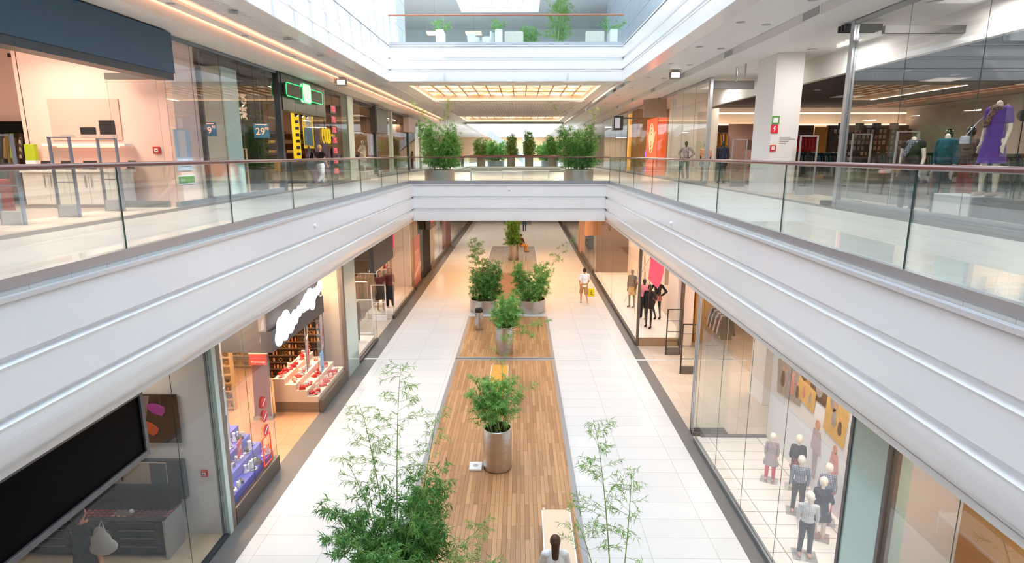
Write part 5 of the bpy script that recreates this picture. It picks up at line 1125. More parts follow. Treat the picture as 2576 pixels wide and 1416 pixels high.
# mannequins in the far window
DM = mat('dark_green_mannequin', '#2c352c', .25, coat=.4)
figure('dark mannequin in a striped shirt with hands on hips behind the far glass front', (8.75, 32.6, Z2 + .02), -PI / 2 + .9, 1.95, 'hip', skin=DM, head='egg', cat='mannequin', top=cloth('striped_shirt', '#d9cfcf', 'stripe', '#4a3f48', 26), sleeves=.9, legs=cloth('grey_jeans', '#36444d'))
figure('mannequin in an orange patterned shirt behind the far glass front', (9.0, 30.0, Z2), -PI / 2 + .9, 1.85, 'stand', skin=DM, head='egg', cat='mannequin', top=cloth('orange_print_shirt', '#e8793f', 'print', '#f3d9c4', 22), sleeves=.4, legs=CHAR)
figure('mannequin in a navy jacket closest to the far silver door post', (9.3, 28.4, Z2), -PI / 2 + .9, 1.9, 'stand', skin=DM, head='egg', cat='mannequin', top=cloth('navy_jacket', '#2c3044'), sleeves=1, legs=CHAR)
# next shops beyond: orange pillar, blank signs
struct('wall_right', MB().box(13.8, 14, 34, 60, Z2, 10.3), BROWNW)
struct('wall_right', MB().box(8.2, 14, 45.5, 45.7, Z2, 10.3), mat('amber_wall', '#9c7040', .6))
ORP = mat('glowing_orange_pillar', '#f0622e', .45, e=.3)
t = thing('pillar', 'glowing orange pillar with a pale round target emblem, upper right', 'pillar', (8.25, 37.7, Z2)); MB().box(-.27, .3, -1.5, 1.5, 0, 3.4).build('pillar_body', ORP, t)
for k in range(4):
    a = .14 + k * .2; P = [(-.28, a * .75 * math.cos(q * PI / 16), 2.25 + a * 1.15 * math.sin(q * PI / 16)) for q in range(33)]; MB().tube(P, .035, 6, caps=False).build('ring', mat('pale_orange_mark', '#f9b98f', .5, e=.6), t, smooth='all')
for s in (-1, 1): MB().tube([(-.28, s * .65, 2.0), (-.28, s * .85, 2.45), (-.28, s * 1.1, 2.6)], .035, 6).build('antler_mark', mat('pale_orange_mark', '#f9b98f', .5, e=.6), t)
t = thing('blank_sign', 'large square blank taupe sign projecting above the orange pillar', 'sign', (7.73, 36.0, 9.7)); MB().box(-.66, .66, -.1, .1, -.52, .52).build('face', mat('taupe_sign', '#a08f84', .6), t, bevel=.02); MB().box(.2, .66, -.02, .1, .52, .7).build('bracket', GREYF, t)
shopglass('glass front just beyond the clothes shop, framing the orange pillar', 'R', GX, 34.0, 36.1, Z2, 10.2, (), basem=ALU)
shopglass('reflective glass front beyond the orange pillar, upper right', 'R', GX, 39.3, 45.6, Z2, 10.2, (40.9, 42.5, 44), basem=ALU)
shopglass('furthest reflective glass front, upper right', 'R', GX, 46.6, 60, Z2, 10.2, (49, 52, 55), basem=ALU)
for k, y in enumerate((39.7, 41.1)):
    t = thing('neon_figure', 'blue violet neon outline figure behind the glass by the orange pillar', 'neon light', (8.4, y, Z2 + .0), group='violet neon figures'); P = [(0, .3 * math.sin(a * 1.1) * (1 - a * .04), a * .19) for a in range(12)]
    MB().tube(P, .03, 6).build('neon_tube', mat('violet_neon', '#6a5cff', .4, e=2.5), t, smooth='all')
t = thing('box_sign', 'dark box sign with small pale letters projecting on the far right, before the amber column', 'sign', (6.9, 44.2, 9.25)); MB().box(-.33, .33, -.5, .5, -.48, .48).build('case', mat('blue_black_case', '#39444c', .4), t, bevel=.02); MB().box(-.25, .1, -.51, -.5, -.35, .35).build('lit_face', mat('pale_blue_face', '#b9c6d4', .5, e=.3), t); MB().box(.33, 1.1, -.1, .1, .3, .4).build('bracket', GREYF, t)
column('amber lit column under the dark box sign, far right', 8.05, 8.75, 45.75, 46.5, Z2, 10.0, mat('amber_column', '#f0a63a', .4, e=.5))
for y in (37, 42, 50): hall_lamp(11, y, 10.28, 160, WARM, 1.0, label='square recessed lamp in the shops beyond the orange pillar', grp='recessed lamps beyond the orange pillar')
for x, y, sd, lab in ((13.6, 39, 41, 'shelf wall behind the orange pillar'), (13.6, 50, 42, 'shelf wall behind the furthest right glass')):
    shelf_unit(lab, x, y, Z2, 5, 2.5, -PI / 2, 6, [G_box(.2, .2, .25, OLV), G_box(.2, .15, .2, TAN), G_fold(OG)], 'item on the ' + lab, lab, body=mat('olive_unit', '#5f5a38', .6), per=10, seed=sd)
figure('dark mannequin in black behind the glass right of the orange pillar', (9.0, 35.2, Z2), -PI / 2 + .9, 1.85, 'stand', skin=BKM, head='egg', cat='mannequin', top=BLK, sleeves=1, legs=BLK, vox=.018)
# ================= ground floor, left shops =================
LX = -5.55; H1 = 3.95
for y0, y1 in ((-8, 10.5), (12.4, 12.45), (19.8, 19.85)):
    pass
struct('ceiling', MB().box(-15.9, -5.7, -8, 60, 3.98, 4.06), SOFFIT)
struct('trim_9', MB().box(-5.75, -5.1, -8, 60, 3.96, 4.04), SOFFIT)
struct('wall_left', MB().box(-15.9, -5.67, 10.22, 10.5, 0, 3.97), CONC)           # partition, cosmetics / jewellery
struct('wall_left', MB().box(-15.9, -5.75, 19.6, 19.75, 0, 3.97), WARMW)
struct('wall_left', MB().box(-15.9, -5.75, 31.2, 31.35, 0, 3.97), WARMW)
struct('wall_left', MB().box(-10.2, -10, 10.5, 19.6, 0, 3.97), BROWNW)
struct('wall_left', MB().box(-10.2, -10, 19.75, 31.2, 0, 3.97), WARMW)
struct('wall_left', MB().box(-9.7, -9.5, -8, 10.22, 0, 3.97), mat('dim_wall', '#5d544f', .6))
struct('wall_left', MB().box(-15.9, -5.75, 40, 40.15, 0, 3.97), CONC)
struct('wall_left', MB().box(-8.2, -8, 31.35, 60, 0, 3.97), CONC)
struct('floor', MB().box(-9.5, -5.62, 4, 10.2, 0, .012), mat('sand_floor', '#c9b195', .4))
# --- cosmetics shop ---
hall_lamp(-7.2, 9.2, 3.96, 14, WARM2, .5, 1.0, label='small square lamp in the cosmetics shop ceiling', grp='cosmetics shop lamps'); hall_lamp(-8.4, 6.5, 3.96, 8, WARM, .5, 1.0, label='small square lamp in the cosmetics shop ceiling', grp='cosmetics shop lamps')
shopglass('tall glass front of the cosmetics shop, bottom left', 'L', LX, 3.0, 10.15, 0, H1, (5.4, 8.98,), base=.06, head=.0, basem=DARKF, g=glass_mat('low_reflection_glass', (.97, .98, .98), .06))
t = thing('shop_fascia', 'large blank black sign panel slanting across the bottom left corner', 'shop sign', (LX + .1, 6.1, 3.34))
MB().box(0, .06, -3, 1.83, -.42, .43).build('black_face', mat('blue_black_gloss', '#050608', .5, ior=1.12), t)
RIB = brick_mat('ribbed_grey_frame', '#77777a', '#6c6c70', '#4a4a4d', .012, .3, .003, r=.4, axes='yz', bump=.3)
MB().box(0, .09, -3, 1.9, -.5, -.42).build('frame_rail', RIB, t); MB().box(0, .09, -3, 1.9, .43, .5).build('frame_rail', RIB, t); MB().box(0, .09, 1.83, 1.9, -.42, .43).build('frame_rail', RIB, t)
t = thing('wall_poster', 'square dark poster of a pink and an orange lipstick tip', 'poster', (-6.67, 10.19, 2.38)); MB().box(-.47, .46, -.04, 0, -.47, .47).build('sheet', mat('umber_print', '#3c2a24', .3), t)
def bullet(x, z, a, m, nm):
    P = [(-.09, -.14), (0, -.165), (.09, -.14), (.1, -.05), (.095, .03), (.075, .1), (.045, .15), (.0, .17), (-.045, .15), (-.075, .1), (-.095, .03), (-.1, -.05)]
    P = [(x + p[0] * math.cos(a) - p[1] * math.sin(a), z + p[0] * math.sin(a) + p[1] * math.cos(a)) for p in P]; MB().prism(P, 'y', -.055, -.04).build(nm, m, t, bevel=.005)
bullet(.08, .2, 1.2, mat('magenta_print', '#b23aa0', .4), 'pink_lipstick_picture'); bullet(-.08, -.17, .9, mat('orange_print', '#d65a34', .4), 'orange_lipstick_picture')
MB().prism([(-.3, -.3), (-.2, -.3), (-.02, .45), (-.12, .45)], 'y', -.048, -.04).build('pale_streak', mat('streak_print', '#8d7470', .4), t)
fire_alarm('red fire alarm button on the white wall right of the cosmetics counter', (-5.86, 10.2, 1.28), (PI / 2, 0, 0), .12)
t = thing('make_up_counter', 'black make-up counter with rows of colour testers and long drawers', 'counter', (-7.25, 9.7, 0))
MB().box(-1.6, .95, -.2, .3, .08, .78).build('carcass', BLACK, t); MB().box(-1.6, 1.0, -.26, .3, .78, .82).build('worktop', mat('dark_metal_top', '#5a5552', .3, .5), t)
for r in range(4):
    for c in range(3): d = MB().box(-1.55 + c * .82, -.78 + c * .82, -.215, -.2, .13 + r * .16, .26 + r * .16).build('drawer', BLACK, t); MB().box(-1.5 + c * .82, -.85 + c * .82, -.235, -.215, .235 + r * .16, .25 + r * .16).build('handle', mat('drawer_pull', '#77706b', .3, .6), d)
MB().box(-1.6, 1.0, -.02, .3, .82, 1.05).build('tester_riser', BLACK, t); 
MB().box(.96, 1.0, -.26, .3, .0, .8).build('end_frame', ALU, t)
TC_ = ['#d98a55', '#d9824a', '#c95a3a', '#b2443a', '#c98a6a', '#8d4a5a', '#7a3f52', '#a3606a']
k = 0
for r in range(3):
    for c in range(22):
        m = mat('tester_%s' % TC_[min(7, c // 3)][1:], TC_[min(7, c // 3)], .4); key = 'tst' + str(min(7, c // 3))
        if key not in MATS: MATS[key] = MB().box(-.032, .032, -.022, .022, 0, .01).mesh('colour_tester', m)
        o = bpy.data.objects.new('colour_tester', MATS[key]); COL.objects.link(o); o.location = (-8.45 + c * .105, 9.5 + r * .08, .83 + 0); tag(o, 'small square make-up colour tester in the rows on the black counter', 'make-up tester', 'make-up testers on the black counter'); k += 1
for o in list(bpy.data.objects):
    if o.name.startswith('tester_riser'): o.scale = (1, .0001, .0001) if 0 else o.scale
t = thing('mirror_panel', 'framed beige picture with a black tap shape above the make-up counter', 'picture', (-7.05, 10.09, 1.33)); MB().box(-.55, .55, -.03, 0, -.2, .22).build('sheet', mat('beige_print', '#b8a48f', .4), t); MB().box(.25, .55, -.035, -.03, -.2, .22).build('grey_print', mat('slate_print', '#4d545c', .4), t)
MB().box(-.5, -.25, -.04, -.03, .0, .04).box(-.3, -.26, -.04, -.03, -.14, .16).build('black_mark', BLACK, t)
column('tall dark cabinet back behind the make-up counter', -8.9, -6.2, 10.1, 10.2, .8, 1.58, mat('slate_back', '#3f474e', .5), 'cabinet', 'cabinet')
t = thing('product_box', 'silver tissue box with a white tissue on the make-up counter', 'box', (-7.0, 9.3 + .25, .82)); MB().box(-.14, .14, -.05, .05, .0, .06).build('box', ALU, t); MB().ell((0.12, 0, .08), (.04, .03, .04)).build('tissue', WHITE, t)
p = figure('woman in a black dress seen from behind at the make-up counter, bottom left', (-6.85, 8.35, 0), PI - .1, 1.72, 'reach', female=True, top=BLK, sleeves=.15, skirt=(1.12, .5, .15, .22, BLK), hair=HBLK, hairlen=.04, shoes=BLACK, vox=.009)
t = thing('shoulder_bag', 'slouchy silver grey bag over the shoulder of the woman in black', 'bag', (-6.5, 8.3, .95), PI + .3); SILV = cloth('silver_leather', '#b3aca2', r=.35)
mb = MB(); mb.ell((0, 0, .13), (.2, .08, .14)); mb.ell((.02, 0, .24), (.15, .065, .17)); mb.ell((.03, 0, .36), (.09, .05, .14)); blob('bag_body', mb, SILV, t, .012); MB().tube([(-.05, 0, .38), (-.02, .0, .6), (.06, .05, .38)], .016, 8).build('strap', SILV, t, smooth=True)
for k, nm in enumerate(('white_lettering',)): text('BRW', .16, nm, WHITE, tag(thing('floor_sign', 'x', 'sign'), 'small black sign with white letters in the bottom left corner', 'sign'), (0, 0, 0), (1.0, 0, .3), .002)
fs = [o for o in bpy.data.objects if o.name.startswith('floor_sign')][0]; fs.location = (-6.35, 6.9, 1.55); MB().cbox((0, .03, -.0), (.5, .01, .3), rx=-.57, rz=.3).build('board', BLACK, fs)
# --- jewellery and accessories shop ---
JW = (1, .66, .4)
struct('floor', MB().box(-10, -5.6, 10.5, 19.6, 0, .004), brick_mat('terracotta_floor', '#c99a76', '#bf8f6c', '#94694a', .6, .6, .004, r=.35, coat=.15, noise=.04))
column('white wall end with a green glass edge between the cosmetics and the jewellery shop', LX - .05, LX + .06, 10.18, 10.32, 0, H1, mat('pale_glass_edge', '#bccfca', .2, coat=.5), 'pier', 'pier')
column('brown grey post at the start of the jewellery shop window', LX - .1, LX + .04, 10.33, 10.5, 0, H1, mat('taupe_post', '#7d7168', .5), 'post', 'post')
hall_lamp(-7.8, 14.0, 3.96, 170, JW, .8, 2.5, label='warm square lamp in the jewellery shop ceiling', grp='jewellery shop lamps'); hall_lamp(-7.6, 17.6, 3.96, 170, JW, .8, 1.6, label='warm square lamp in the jewellery shop ceiling', grp='jewellery shop lamps'); hall_lamp(-6.2, 11.6, 3.96, 55, WARM2, .5, 1.2, label='warm square lamp in the jewellery shop ceiling', grp='jewellery shop lamps')
hall_lamp(-6.1, 17.2, 3.96, 70, WARM, .4, 1.6, label='warm square lamp in the jewellery shop ceiling', grp='jewellery shop lamps')
shopglass('jewellery shop window left of the entrance with the red 50% sign', 'L', LX, 10.5, 12.65, 0, H1, (11.5,), base=.36, head=.0, basem=mat('bronze_base', '#6f665c', .35, .4))
shopglass('jewellery shop window right of the entrance with red trinkets on steps', 'L', LX, 15.75, 18.2, 0, H1, (), base=.36, head=.0, basem=mat('bronze_base', '#6f665c', .35, .4))
shopglass('side glass of the stepped red display facing the jewellery entrance', 'X', 15.7, -6.9, -5.6, .1, 3.0, (), base=.0, head=.0)
shopglass('side glass at the near edge of the jewellery entrance', 'X', 12.68, -6.3, -5.6, .1, 3.0, (), base=.1, head=.0)
t = thing('shop_fascia', 'grey fascia over the jewellery entrance carrying a white cloudy sign', 'shop sign', (LX, 14.4, 3.4)); MB().box(-.15, .12, -1.8, 1.75, -.58, -.1).build('lower_panel', mat('mid_grey_panel', '#57504d', .5), t); MB().box(-.15, .02, -1.8, 1.75, -.1, .54).build('upper_panel', mat('taupe_panel', '#8c7f77', .5), t); MB().box(-1.3, -.15, -1.8, -1.72, -.58, .54).build('side_panel', mat('mid_grey_panel', '#57504d', .5), t)
mb = MB()
for i, (y, z, r) in enumerate(((-1.5, -.33, .17), (-1.35, -.1, .2), (-1.15, -.32, .16), (-1.05, -.02, .2), (-.8, -.2, .2), (-.5, -.12, .17), (-.2, -.05, .13), (.1, .0, .15), (.35, .05, .2), (.6, .1, .22), (.75, -.1, .15), (.95, .12, .14), (1.2, .15, .12), (1.4, .22, .14))):
    mb.tube([(.13 , y, z), (.2, y, z)], r * 1.15, 20)
o = blob('cloud_lettering', mb, mat('glowing_white_sign', '#f4f7ff', .5, e=.75), None, .03, 2); o.location = (LX, 14.4, 3.4); tag(o, 'glowing white cloud shaped sign on the grey jewellery fascia', 'sign')
NM = mat('red_print', '#c2302c', .5, e=.1)
t = thing('roll_up_banner', 'narrow red roll-up banner reading Promocja in the jewellery entrance', 'banner', (-7.0, 15.35, 0)); MB().cbox((0, 0, .98), (.46, .012, 1.76), rx=-.06).build('banner_sheet', mat('dark_red_banner', '#7a3f3a', .5), t); MB().cbox((0, -.07, 1.72), (.46, .014, .3), rx=-.06).build('red_header', NM, t)
text('Promocja', .1, 'lettering', WHITE, t, (0, -.085, 1.66), (PI / 2, 0, 0)); MB().box(-.25, .25, -.12, .12, 0, .1).build('base', ALU, t); MB().box(-.25, .25, -.06, -.02, 1.87, 1.9).build('top_clip', WHITE, t)
for k in range(3): t = thing('window_sticker', 'round red striped promotion sticker on the jewellery window glass', 'sticker', (LX + .02, 12.15, 1.85 - k * .32), group='round promotion stickers'); MB().tube([(0, 0, 0), (.006, 0, 0)], .13, 24).build('disc', NM, t); MB().cbox((.009, 0, 0), (.004, .2, .03), rx=.6).build('white_stripe', WHITE, t)
RO = mat('orange_red_vinyl', '#e2502a', .5, e=.3)
t = thing('window_sign', 'orange outlined 50% sign on the jewellery window glass', 'sign', (LX + .02, 12.12, .78)); 
for a in (((-.2, -.33), (.2, -.33)), ((.2, -.33), (.2, .3)), ((.2, .3), (-.2, .3)), ((-.2, .3), (-.2, -.33))): MB().tube([(0, a[0][0], a[0][1]), (0, a[1][0], a[1][1])], .014, 5).build('outline', RO, t)
text('50%', .2, 'digits', RO, t, (0, 0, .0), RL, .003); MB().box(-.002, .002, -.12, .14, -.2, -.18).build('text_line', RO, t)
t = thing('price_sign', 'small red 50% card standing among the blue display steps', 'sign', (-5.95, 11.75, .95), .2); MB().box(-.01, .01, -.16, .16, -.14, .2).build('card', NM, t); text('50%', .13, 'digits', WHITE, t, (.012, 0, .03), RL, .002)
# stepped window plinths with trinkets
def steps(label, x0, x1, y0, y1, n, m, z0=.3, dz=.17, topm=None):
    t = thing('display_steps', label, 'display steps', (0, 0, 0)); d = (x1 - x0) / n; MB().box(x0, x1, y0, y1, 0, z0).build('base', m, t)
    for k in range(n): MB().box(x0, x1 - d * k, y0, y1, z0 + dz * k, z0 + dz * (k + 1)).build('step', topm or m, t)
steps('cream stepped plinth behind the glass right of the jewellery entrance', -6.85, -5.62, 15.76, 18.2, 4, mat('bronze_face', '#8c7761', .5), topm=mat('cream_step', '#f0d9c4', .5))
steps('stepped plinth in blue and white behind the glass left of the jewellery entrance', -6.6, -5.62, 10.6, 12.6, 4, mat('bronze_face', '#8c7761', .5), z0=.3, dz=.2, topm=mat('violet_blue_step', '#5a5ac9', .5))
rnd = random.Random(77)
REDS = [G_ring(.06, .016, mat('red_bead', '#d23a30', .4, e=.1)), G_ring(.045, .02, mat('pink_bead', '#e88a80', .4)), lambda: MB().ell((0, 0, .03), (.04, .04, .03)).build('red_trinket', mat('coral_trinket', '#e2574a', .4), smooth='all'), G_bag(mat('red_purse', '#b3262a', .4), .07, 'red_purse')]
WHTS = [G_box(.1, .03, .13, WHITE, 'earring_card'), G_ring(.06, .014, ALU), G_box(.07, .07, .04, mat('white_box', '#ece8e4', .5), 'small_box'), G_bag(CHAR, .06, 'dark_purse'), lambda: MB().lathe([(.03, 0), (.05, .02), (.02, .12), (.035, .2), (0, .21)], n=12).build('white_display_bust', WHITE, smooth=True)]
def scatter(protos, n, x0, x1, y0, y1, nst, z0, dz, label, cat, grp):
    F_ = {}
    for k in range(n):
        i = rnd.randrange(nst); d = (x1 - x0) / nst; x = x1 - d * i - d * rnd.uniform(.25, .75); z = z0 + dz * (i + 1); y = rnd.uniform(y0, y1); g = rnd.randrange(len(protos))
        if g not in F_: o = protos[g](); tag(o, label, cat, grp); F_[g] = o
        else: o = F_[g].copy(); COL.objects.link(o)
        o.location = (x, y, z + .001); o.rotation_euler = (0, 0, rnd.uniform(0, 6)); s = rnd.uniform(.7, 1.25); o.scale = (s, s, s)
scatter(REDS + WHTS[:2], 150, -6.85, -5.62, 15.85, 18.1, 4, .3, .17, 'small red, pink or silver trinket on the cream steps right of the jewellery entrance', 'jewellery', 'red trinkets on the cream steps')
scatter(WHTS, 100, -6.6, -5.62, 10.7, 12.5, 4, .3, .2, 'silver or white trinket on the blue steps left of the jewellery entrance', 'jewellery', 'silver trinkets on the blue steps')
for x, y, s, z0, z1, m, lab in ((-6.05, 16.35, .3, 1.1, 2.0, 'pinkish_frame', 'silver framed poster panel hanging over the red trinkets, near the entrance'), (-6.0, 17.5, .3, 1.3, 2.4, 'pinkish_frame', 'second silver framed poster panel hanging over the red trinkets'), (-5.76, 10.86, .3, 1.35, 2.6, 'pale_frame', 'white framed jewellery poster at the near end of the blue steps')):
    t = thing('framed_poster', lab, 'poster', (x, y, z0), .25); c = mat('pink_sheet_print', '#e9b9b0', .5) if 'pink' in m else mat('pale_sheet_print', '#dfe3e6', .5); MB().box(-.01, .01, -.32, .32, 0, z1 - z0).build('sheet', c, t); MB().box(-.015, .015, -.34, -.32, 0, 3.9 - z0).build('side_bar', ALU, t); MB().box(-.015, .015, .32, .34, 0, 3.9 - z0).build('side_bar', ALU, t)
    MB().tube([(.014, -.2, .2), (.014, .0, .5), (.014, .1, .35), (.014, .18, .7)], .014, 5).build('drawn_line', NM if 'pink' in m else CHAR, t)
t = thing('price_sign', 'blue card reading 29 among the red trinkets', 'sign', (LX - .08, 16.3, 1.35)); MB().box(-.005, .005, -.13, .13, -.33, .25).build('card', mat('blue_card', '#7fb2e6', .5), t); text('29', .14, 'digits', BLACK, t, (.007, -.02, -.22), RL, .002)
t = thing('glass_counter', 'small glass topped counter at the foot of the jewellery entrance', 'counter', (-6.75, 16.1, 0)) if 0 else None
# shelves inside the jewellery shop
GLD = mat('gold_metal', '#c9973f', .25, .9); BRZ = mat('bronze_metal', '#7a4f2c', .3, .7)
ACC = [G_ring(.05, .012, GLD, 'bangle', False), G_ring(.045, .012, BRZ, 'bangle', False), G_box(.06, .03, .12, mat('amber_card', '#c9a272', .5), 'earring_card'), G_bottle(.03, .14, mat('amber_glass', '#a8652a', .2)), G_box(.09, .05, .06, BLACK, 'sunglasses_case')]
sl = 'small accessory on the brown wall racks inside the jewellery shop'; sg = 'accessories on the brown wall racks'
shelf_unit('tall brown accessory rack facing the jewellery entrance, back wall', -9.95, 16.6, 0, 4.6, 3.0, PI / 2, 10, ACC, sl, sg, body=mat('umber_unit', '#4a3528', .6), per=22, seed=51, depth=.2)
shelf_unit('pale accessory rack on the far wall inside the jewellery shop', -8.4, 19.5, 0, 2.9, 3.2, 0, 9, ACC, sl, sg, body=mat('straw_unit', '#c2a878', .6), per=15, seed=52, depth=.2)
shelf_unit('dark bronze rack of eyewear and bangles facing the jewellery entrance', -7.3, 18.55, 0, 2.0, 3.0, 0, 13, ACC, sl, sg, body=mat('umber_unit', '#4a3528', .6), per=17, seed=54, depth=.16)
shelf_unit('free standing straw coloured rack behind the promotion banner', -9.0, 16.0, 0, 1.9, 2.5, 0, 10, ACC, sl, sg, body=mat('straw_unit', '#c2a878', .6), per=14, seed=55, depth=.16)
shelf_unit('straw coloured accessory rack along the back wall, behind the promotion banner', -9.9, 12.4, 0, 3.2, 3.2, PI / 2, 9, ACC, sl, sg, body=mat('straw_unit', '#c2a878', .6), per=13, seed=53, depth=.2)
t = thing('display_table', 'low brown display table with yellow bangles inside the jewellery shop', 'table', (-8.1, 13.4, 0)); MB().box(-.5, .5, -.7, .7, .7, .8).build('tabletop', mat('straw_unit', '#c2a878', .6), t); MB().box(-.45, .45, -.65, .65, 0, .7).build('body', mat('bronze_face', '#8c7761', .5), t)
for k in range(16): o = G_ring(.06, .015, mat('yellow_bead', '#e6c22e', .4))(); o.location = (-8.45 + (k % 4) * .22, 12.9 + (k // 4) * .3, .801); tag(o, 'yellow bangle on the low table inside the jewellery shop', 'bangle', 'yellow bangles on the low table')
figure('shopper in a dark red jumper inside the jewellery shop', (-7.6, 12.0, 0), PI / 2, 1.68, 'stand', female=True, top=cloth('burgundy_knit', '#7d2330'), sleeves=1, legs=CHAR, hair=HBLO, hairlen=.15, vox=.012)
figure('shopper with brown hair in a striped top deep inside the jewellery shop', (-8.8, 14.9, 0), PI / 2 + .5, 1.65, 'stand', female=True, top=cloth('coral_stripe', '#c96a52', 'stripe', '#e8c9b0', 20), sleeves=.6, legs=BLK, hair=HBRN, hairlen=.2, vox=.014)
# --- clothes shop beyond the pale green pier ---
column('pale green glass faced pier with two small round marks, ground floor left', LX - .15, LX + .03, 18.45, 19.75, 0, H1, GREENG, 'pier', 'pier')
column('brown edge post left of the pale green pier on the ground floor', LX - .12, LX + .05, 18.25, 18.42, 0, H1, mat('taupe_post', '#7d7168', .5), 'post', 'post')
shopglass('first glass window of the ground floor clothes shop, after the green pier', 'L', LX, 19.8, 22.5, 0, H1, (), base=.1, head=0, basem=DARKF)
shopglass('second glass window of the ground floor clothes shop, past the entrance', 'L', LX, 25.65, 31.1, 0, H1, (28.4,), base=.12, head=0, basem=DARKF)
shopglass('side glass of the second window, facing the clothes shop entrance', 'X', 25.6, -6.7, -5.6, .1, 3.9, (), base=0, head=0)
for y0, y1, nm in ((19.85, 22.4, 'first'), (25.65, 31.1, 'second')): column('white display floor inside the %s clothes shop window' % nm, -6.8, -5.62, y0, y1, .002, .22, mat('cream_floor', '#f2e4d8', .4), 'display floor', 'display_platform')
hall_lamp(-7.6, 22, 3.96, 90, WARM2, .8, 2, label='square lamp in the ground floor clothes shop ceiling', grp='lamps of the ground floor clothes shop'); hall_lamp(-7.6, 28, 3.96, 130, WARM2, .8, 2.5, label='square lamp in the ground floor clothes shop ceiling', grp='lamps of the ground floor clothes shop')
t = thing('shop_fascia', 'blank charcoal sign panel over the entrance of the ground floor clothes shop', 'shop sign', (LX, 23.95, 3.35)); MB().box(-.1, .08, -1.75, 1.75, -.62, .6).build('panel', mat('charcoal_panel', '#4d4746', .5), t); MB().box(.0, .1, 1.75, 1.95, -.2, .6).build('pink_end', mat('hot_pink', '#f03a6a', .5, e=.3), t)
figure('mannequin with long dark hair in a dark jacket behind the first clothes window', (-6.15, 21.6, .22), -.6 + PI / 4, 1.78, 'stand', skin=SKIN, female=True, head='egg', cat='mannequin', top=cloth('charcoal_jacket', '#2c2628'), sleeves=1, legs=CHAR, hair=HBLK, hairlen=.1)
figure('mannequin in a maroon vest and dark skirt in the second clothes window, front left', (-6.25, 26.3, .22), .5, 1.8, 'stand', skin=SKIN, female=True, head='egg', cat='mannequin', top=cloth('maroon_cloth', '#6d2a2a'), sleeves=.2, skirt=(1.1, .5, .15, .22, cloth('bronze_skirt', '#3c2e26')), hair=HBLK, hairlen=.2)
figure('mannequin in a maroon blouse and black trousers, front right of the second clothes window', (-5.95, 26.9, .22), .5, 1.8, 'stand', skin=SKIN, female=True, head='egg', cat='mannequin', top=cloth('maroon_cloth', '#6d2a2a'), sleeves=.5, legs=BLK, hair=HBRN, hairlen=.05)
figure('mannequin in a beige jacket at the back of the second clothes window', (-6.3, 28.0, .22), .5, 1.85, 'stand', skin=SKIN, female=True, head='egg', cat='mannequin', top=cloth('beige_jacket', '#a58a70'), sleeves=1, legs=BLK, hair=HBRN, hairlen=.1)
t = thing('fire_extinguisher', 'red fire extinguisher hanging in the second clothes window', 'fire extinguisher', (-6.75, 29.6, 1.15)); MB().lathe([(.08, 0), (.09, .03), (.09, .42), (.04, .5), (.04, .55), (0, .55)], n=16).build('cylinder', mat('extinguisher_red', '#cf2a2a', .35), t, smooth=True); MB().tube([(0, 0, .55), (.06, 0, .6), (.12, 0, .4), (.1, 0, .15)], .012, 6).build('hose', BLACK, t)
t = thing('safety_sign', 'small red square sign above the fire extinguisher', 'sign', (-6.8, 29.6, 2.2)); MB().box(0, .01, -.12, .12, -.12, .12).build('board', mat('sign_red', '#d8303a', .5), t); MB().box(.01, .014, -.04, .04, -.07, .07).build('white_mark', WHITE, t)
column('white wall panel behind the second clothes window', -6.95, -6.82, 28.6, 31.1, .0, 3.9, WARMW, 'panel', 'panel')
for x, y, lab in ((-6.0, 22.6, 'white security gate beside the first clothes window, ground floor left'), (-6.1, 25.3, 'white security gate beside the second clothes window, ground floor left')): gate(lab, x, y, 0, .6, 1.6, 0, WHITE, None, (.8,), basem=WHITE)
for x, y, lab in ((-7.9, 25.4, 'long rack of dark clothes inside the ground floor clothes shop, nearest'), (-7.9, 27.2, 'long rack of dark clothes inside the ground floor clothes shop, middle')): rack(lab, x, y, 0, 2.6, 1.7, 0, 20, [BLK, CHAR, cloth('burgundy_knit', '#7d2330')], 'dark garment on the long racks of the ground floor clothes shop', grp='garments of the ground floor clothes shop')
struct('floor', MB().box(-10, -6.9, 19.8, 31.2, 0, .005), mat('dark_shop_carpet', '#6d6462', .8, var=.1, vs_=20))
shelf_unit('dark brown shelf unit facing the camera behind the racks, ground floor clothes shop', -8.5, 29.7, 0, 2.9, 3.8, 0, 6, [G_bag(BLK, .15), G_fold(WCOT), G_shoe(BLACK), G_box(.3, .2, .2, CHAR)], 'item on the dark brown shelf unit behind the racks, ground floor clothes shop', 'goods on the dark brown shelf unit', per=7, seed=66)
spot_track('white spotlight track at the front of the ground floor clothes shop', -6.6, 20.2, 25.2, 3.98, 7, WHITE); spot_track('second white spotlight track over the second clothes window', -6.6, 26, 30.5, 3.98, 6, WHITE)
shelf_unit('wall shelves with bags and shoes at the back of the ground floor clothes shop', -9.9, 23.5, 0, 5.5, 3.0, PI / 2, 5, [G_bag(BLK, .13), G_bag(TAN, .13), G_shoe(BLACK), G_fold(WCOT)], 'bag, shoe or folded item on the back shelves of the ground floor clothes shop', 'back shelf goods, ground floor clothes shop', body=WARMW, per=11, seed=61)
